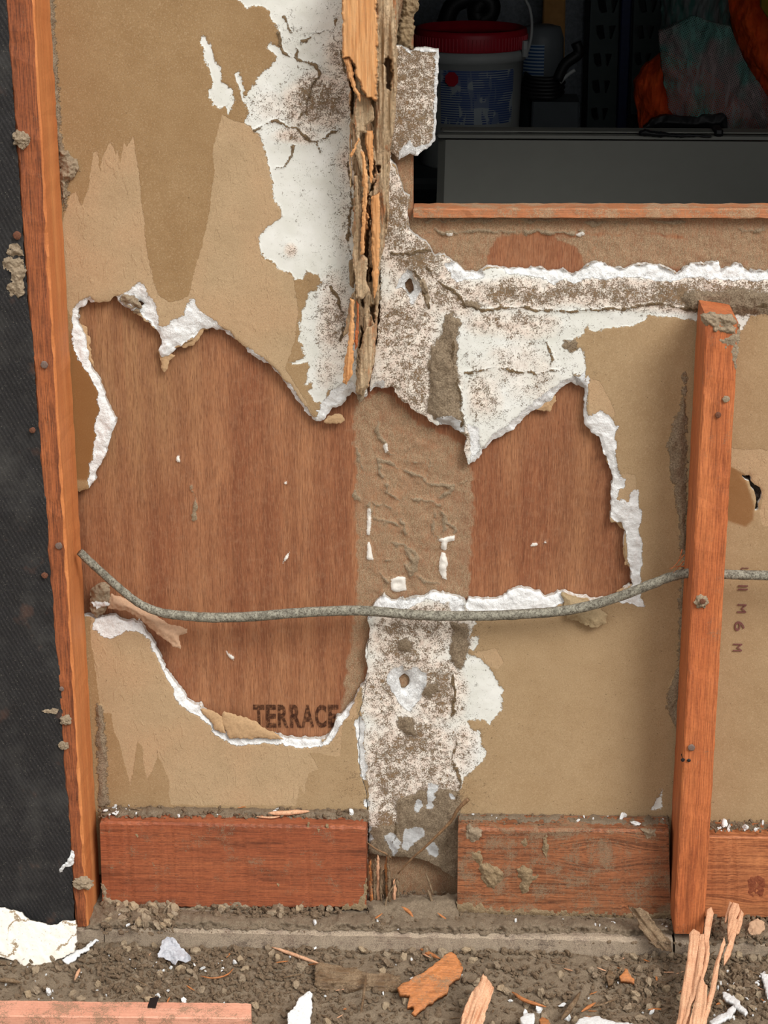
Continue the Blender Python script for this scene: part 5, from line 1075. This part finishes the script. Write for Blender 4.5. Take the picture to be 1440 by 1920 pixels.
def angx(px, r): return math.asin(max(-1, min(1, (U(px, 180, YB).x-bc.x)/r)))
lab_ = lathe('label', [(R0*.885+.0015, U(883, 236, YB-R0).z-zs), (R0*.92+.0015, U(883, 134, YB-R0).z-zs)], (bc.x, YB, zs), ls.m, PA, 30, (3*pi/2+angx(828, rl), 3*pi/2+angx(958, rl)))
oc = U(847, 148, YB-R0*.86); bm = bmesh.new(); vs = [bm.verts.new((oc.x+.0125*cos(pi/8+k*pi/4), oc.y-.006-(.004*cos(pi/8+k*pi/4)), oc.z+.0135*sin(pi/8+k*pi/4))) for k in range(8)]
ff = bm.faces.new(vs); ex_ = bmesh.ops.extrude_face_region(bm, geom=[ff]); bmesh.ops.translate(bm, vec=(0, .002, 0), verts=[v for v in ex_['geom'] if isinstance(v, bmesh.types.BMVert)]); bmesh.ops.recalc_face_normals(bm, faces=bm.faces)
me = bpy.data.meshes.new('octagon'); bm.to_mesh(me); bm.free(); link('warning_octagon', me, redm, lab_)
pz = U(986, 92, YB-.02)
hd_ = tube('handle', [U(984, -20, YB-.03), U(986, 0, YB-.03), U(993, 15, YB-.03), U(997, 40, YB-.03), U(996, 70, YB-.03), U(990, 95, YB-.03)], .0028, pail, PA, seg=8)
box('handle_lug', (U(978, 90, YB-.03).x, YB-.05, U(978, 106, YB-.04).z), (U(991, 90, YB-.03).x, YB-.02, U(978, 76, YB-.04).z), pail, hd_)
# white cap behind the lid
cz = U(832, 45, YB+.22); tag(lathe('jar', [(0, -.2), (.03, -.2), (.03, -.025), (.022, -.02), (.0215, .004), (.019, .007), (0, .007)], tuple(cz), pail), 'small white-capped jar standing behind the red lid', 'jar')
# dark coil-handled tool
dk = U(880, 20, YB+.2); tool = tube('black_tool', [U(835, 45, YB+.2), U(850, 10, YB+.2), U(890, -5, YB+.2), U(920, 5, YB+.2), U(918, 28, YB+.2), U(900, 38, YB+.2), U(892, 20, YB+.2), U(905, 2, YB+.2)], .017, M['black'], seg=12)
tag(tool, 'dark looped power tool behind the pail lid', 'tool')
# jug with label
jm = plain('grey_jug_plastic', c(112, 118, 122), .45, .4, .05, 20, .02)
jc = U(1012, 200, YB+.18); jt = U(1012, 50, YB+.18); JR = 42/(1/(U(1013, 60, YB+.18)-U(1012, 60, YB+.18)).length)
JU = empty('plastic_jug', (jc.x, YB+.18, zs), 'grey translucent jug with a blue and white label right of the pail', 'jug')
H = jt.z-zs; lathe('jug_body', [(0, 0), (JR, .003), (JR, H-.02), (JR*.85, H), (JR*.5, H+.004), (0, H+.004)], (jc.x, YB+.18, zs), jm, JU, 40)
l2 = SH('jug_label', .5, .4); wv = l2.N.new('ShaderNodeTexWave'); wv.bands_direction = 'Z'; l2.lk(l2.mm, wv.inputs[0]); wv.inputs['Scale'].default_value = .05
l2.out(l2.mix(l2.rg(wv.outputs['Color'], .5, .6), c(40, 84, 140), c(170, 186, 200)))
lathe('label', [(JR+.001, U(1000, 142, YB+.14).z-zs), (JR+.001, U(1000, 84, YB+.14).z-zs)], (jc.x, YB+.18, zs), l2.m, JU, 24, (3*pi/2-.9, 3*pi/2+.1))
# black cable coil
CO = empty('cable_coil', U(1020, 185, YB+.06), 'coiled black extension cable with plugs, right of the pail', 'cable')
for k in range(6):
    a = [U(975+2*k, 178-8*k, YB+.02), U(1000, 182-7*k, YB-.0), U(1040, 182-7*k, YB+.0), U(1055+k, 172-9*k, YB+.04)]
    tube('cable_turn', a, .0042, M['black'], CO, seg=8)
tube('plug_lead', [U(1045, 150, YB), U(1060, 120, YB), U(1085, 100, YB), U(1080, 80, YB)], .010, M['black'], CO, seg=10)
tube('plug_lead', [U(1050, 155, YB), U(1065, 140, YB), U(1078, 131, YB)], .0035, pail, CO, seg=8)
gb = plain('dark_grey_box', c(74, 80, 84), .7, .3, .08, 20, .02)
a_, b_ = U(994, 240, YB+.04), U(1086, 186, YB+.04)
tag(box('storage_box', (a_.x, YB+.0, zs), (b_.x, YB+.11, b_.z), gb), 'dark grey storage box under the black cable coil', 'box')
cd = plain('cardboard', c(190, 140, 84), .85, .2, .1, 12, .05)
a_, b_ = U(1012, 200, YB+.36), U(1062, -40, YB+.36); tag(box('cardboard_box', (a_.x, YB+.34, zs), (b_.x, YB+.38, b_.z), cd), 'narrow tan cardboard box standing behind the grey jug', 'box')
fo = plain('silver_foil_insulation', c(110, 118, 128), .4, .5, .3, 6, .8)
def foil(x0, x1, lab):
    a_, b_ = U(x0, 230, YB+.5), U(x1, -80, YB+.5); o = box('insulation_board', (a_.x, YB+.48, 0), (b_.x, YB+.5, b_.z), fo); tag(o, lab, 'insulation')
foil(760, 1100, 'crinkled silver insulation board behind the pail')
# rack uprights with keyhole slots
rk = plain('rack_grey_green', c(62, 74, 74), .6, .4, .1, 20, .03); bl = plain('blue_steel', c(30, 44, 90), .5, .4, .15, 20, .03)
def upright(poly, pairs, lab):
    t = []
    for (x, y, s_) in pairs:
        for d in (-1, 1):
            cx = x+d*14*s_
            t.append([(cx-8*s_, y-14*s_), (cx+8*s_, y-14*s_) if d > 0 else (cx+8*s_, y-16*s_), (cx+(3 if d > 0 else 8)*s_-4*d*s_, y+14*s_), (cx-3*d*s_-2*s_, y+17*s_), (cx-5*s_, y+8*s_)])
    f = lambda x, y: np.minimum(sdf(poly, x, y), -usdf(t, x, y))
    o = relief('rack_upright', f, bbox(poly), 1.5, W(YB+.35), lambda x, y, F: 0*x, .03, rk, back=True, smooth_=False); tag(o, lab, 'rack upright')
upright([(1110,-40),(1162,-40),(1158,100),(1152,330),(1098,330),(1104,100)], [(1140,10,.9),(1136,60,.85),(1130,112,.8),(1127,162,.8),(1124,213,.75)], 'dark slotted rack upright left of the blue beam')
upright([(1190,-40),(1240,-40),(1238,100),(1232,330),(1178,330),(1186,100)], [(1215,10,.85),(1210,60,.8),(1205,110,.75),(1203,160,.75)], 'dark slotted rack upright behind the left side of the mesh bag')
a_, b_ = U(1152, 300, YB+.40), U(1188, -60, YB+.40); tag(box('rack_post', (a_.x, YB+.39, 0), (b_.x, YB+.43, b_.z), bl), 'dark blue steel post between the two slotted uprights', 'rack post')
# rack deck under the bag
a_ = U(1190, 262, YB); shelf('rack_shelf', a_.x, U(1640, 200, YB).x, YB-.1, YB+.2, U(1300, 246, YB).z, 'dark shelf under the orange bag, hidden behind the folded table')
org = SH('orange_fabric', .8, .2); nn = org.noise(20, 3, .6); org.out(org.mix(org.rg(nn, .35, .65), c(214, 72, 26), c(236, 92, 36)), org.bump(org.noise(9, 3, .5, st=(1.6, 1, .5)), .7, .006))
BG = empty('mesh_bag', U(1320, 240, YB), 'bright orange cloth bundle inside a teal and grey mesh sack at upper right', 'bag')
def cloth(poly, Y, mat, parent, name, seed, amp=.012, bulge=.05):
    return relief(name, polyfield(poly, 2, 20, .5, 6, seed), bbox(poly), 2., W(Y), lambda x, y, F: bulge*np.sqrt(smooth(F, 0, 38))+amp*fbm(x+y*.25, y*.35, 22, 3, seed)+amp*.6*np.abs(fbm(x-y*.4, y*.5, 40, 2, seed+1)), .02, mat, parent)
cloth([(1190,158),(1205,130),(1225,112),(1245,96),(1275,100),(1310,115),(1360,150),(1400,190),(1430,243),(1200,243),(1192,200)], YB, org.m, BG, 'orange_cloth', 301)
cloth([(1358,-40),(1500,-40),(1560,250),(1440,250),(1425,170),(1400,120),(1375,60)], YB-.02, org.m, BG, 'orange_cloth', 303)
nt = SH('mesh_netting', .7, .3)
def grid(ax, sz, ang):
    m = nt.N.new('ShaderNodeMapping'); nt.lk(nt.mm, m.inputs[0]); m.inputs[2].default_value = (0, ang, 0); w_ = nt.N.new('ShaderNodeTexWave'); w_.bands_direction = ax; nt.lk(m.outputs[0], w_.inputs[0]); w_.inputs['Scale'].default_value = .3142/sz; w_.inputs['Distortion'].default_value = 1.; w_.inputs['Detail'].default_value = 0; return nt.rg(w_.outputs['Color'], .55, .7)
gm = nt.ma('MAXIMUM', grid('X', 3.2, .5), grid('Z', 3.2, .5)); gm = nt.ma('MAXIMUM', gm, nt.rg(nt.noise(16, 3, .6, st=(1.6, 1, .25)), .5, .58, 0, .8))
nt.out(nt.mix(nt.rg(nt.noise(70, 2, .5), .42, .56), c(118, 168, 158), c(168, 150, 148)))
tr = nt.N.new('ShaderNodeBsdfTransparent'); mx = nt.N.new('ShaderNodeMixShader'); nt.lk(nt.rg(gm, 0, 1, .12, .9), mx.inputs[0]); nt.L.new(tr.outputs[0], mx.inputs[1]); nt.L.new(nt.b.outputs[0], mx.inputs[2]); nt.L.new(mx.outputs[0], nt.N['Material Output'].inputs[0])
tl = SH('teal_folded_mesh', .8, .2); tn = tl.noise(18, 3, .6, st=(1.4, 1, .25)); tl.out(tl.mix(tl.rg(tn, .4, .6), c(62, 98, 92), c(104, 108, 108)), tl.bump(tn, .8, .006))
cloth([(1244,-40),(1362,-40),(1370,40),(1385,100),(1410,160),(1450,243),(1435,243),(1390,190),(1340,145),(1290,112),(1248,100),(1238,60)], YB-.01, tl.m, BG, 'mesh_fabric', 305, .014, .045)
cloth([(1236,60),(1300,30),(1370,50),(1400,120),(1440,180),(1470,246),(1290,246),(1255,205),(1240,120)], YB-.085, nt.m, BG, 'netting', 306, .012, .02)
cloth([(1208,243),(1225,225),(1250,216),(1300,222),(1355,214),(1362,220),(1366,243)], YB-.125, M['black'], BG, 'black_band', 307, .004, .01)
yl = plain('yellow_plastic', c(170, 140, 30), .6, .3, .1, 20, .05)
tag(cloth([(1418,-40),(1500,-40),(1500,60),(1445,40),(1428,15)], YB-.16, yl, None, 'yellow_bag', 309, .004, .03), 'dark yellow cloth corner at the upper right edge of the opening', 'cloth')
print('objects', len(bpy.data.objects))
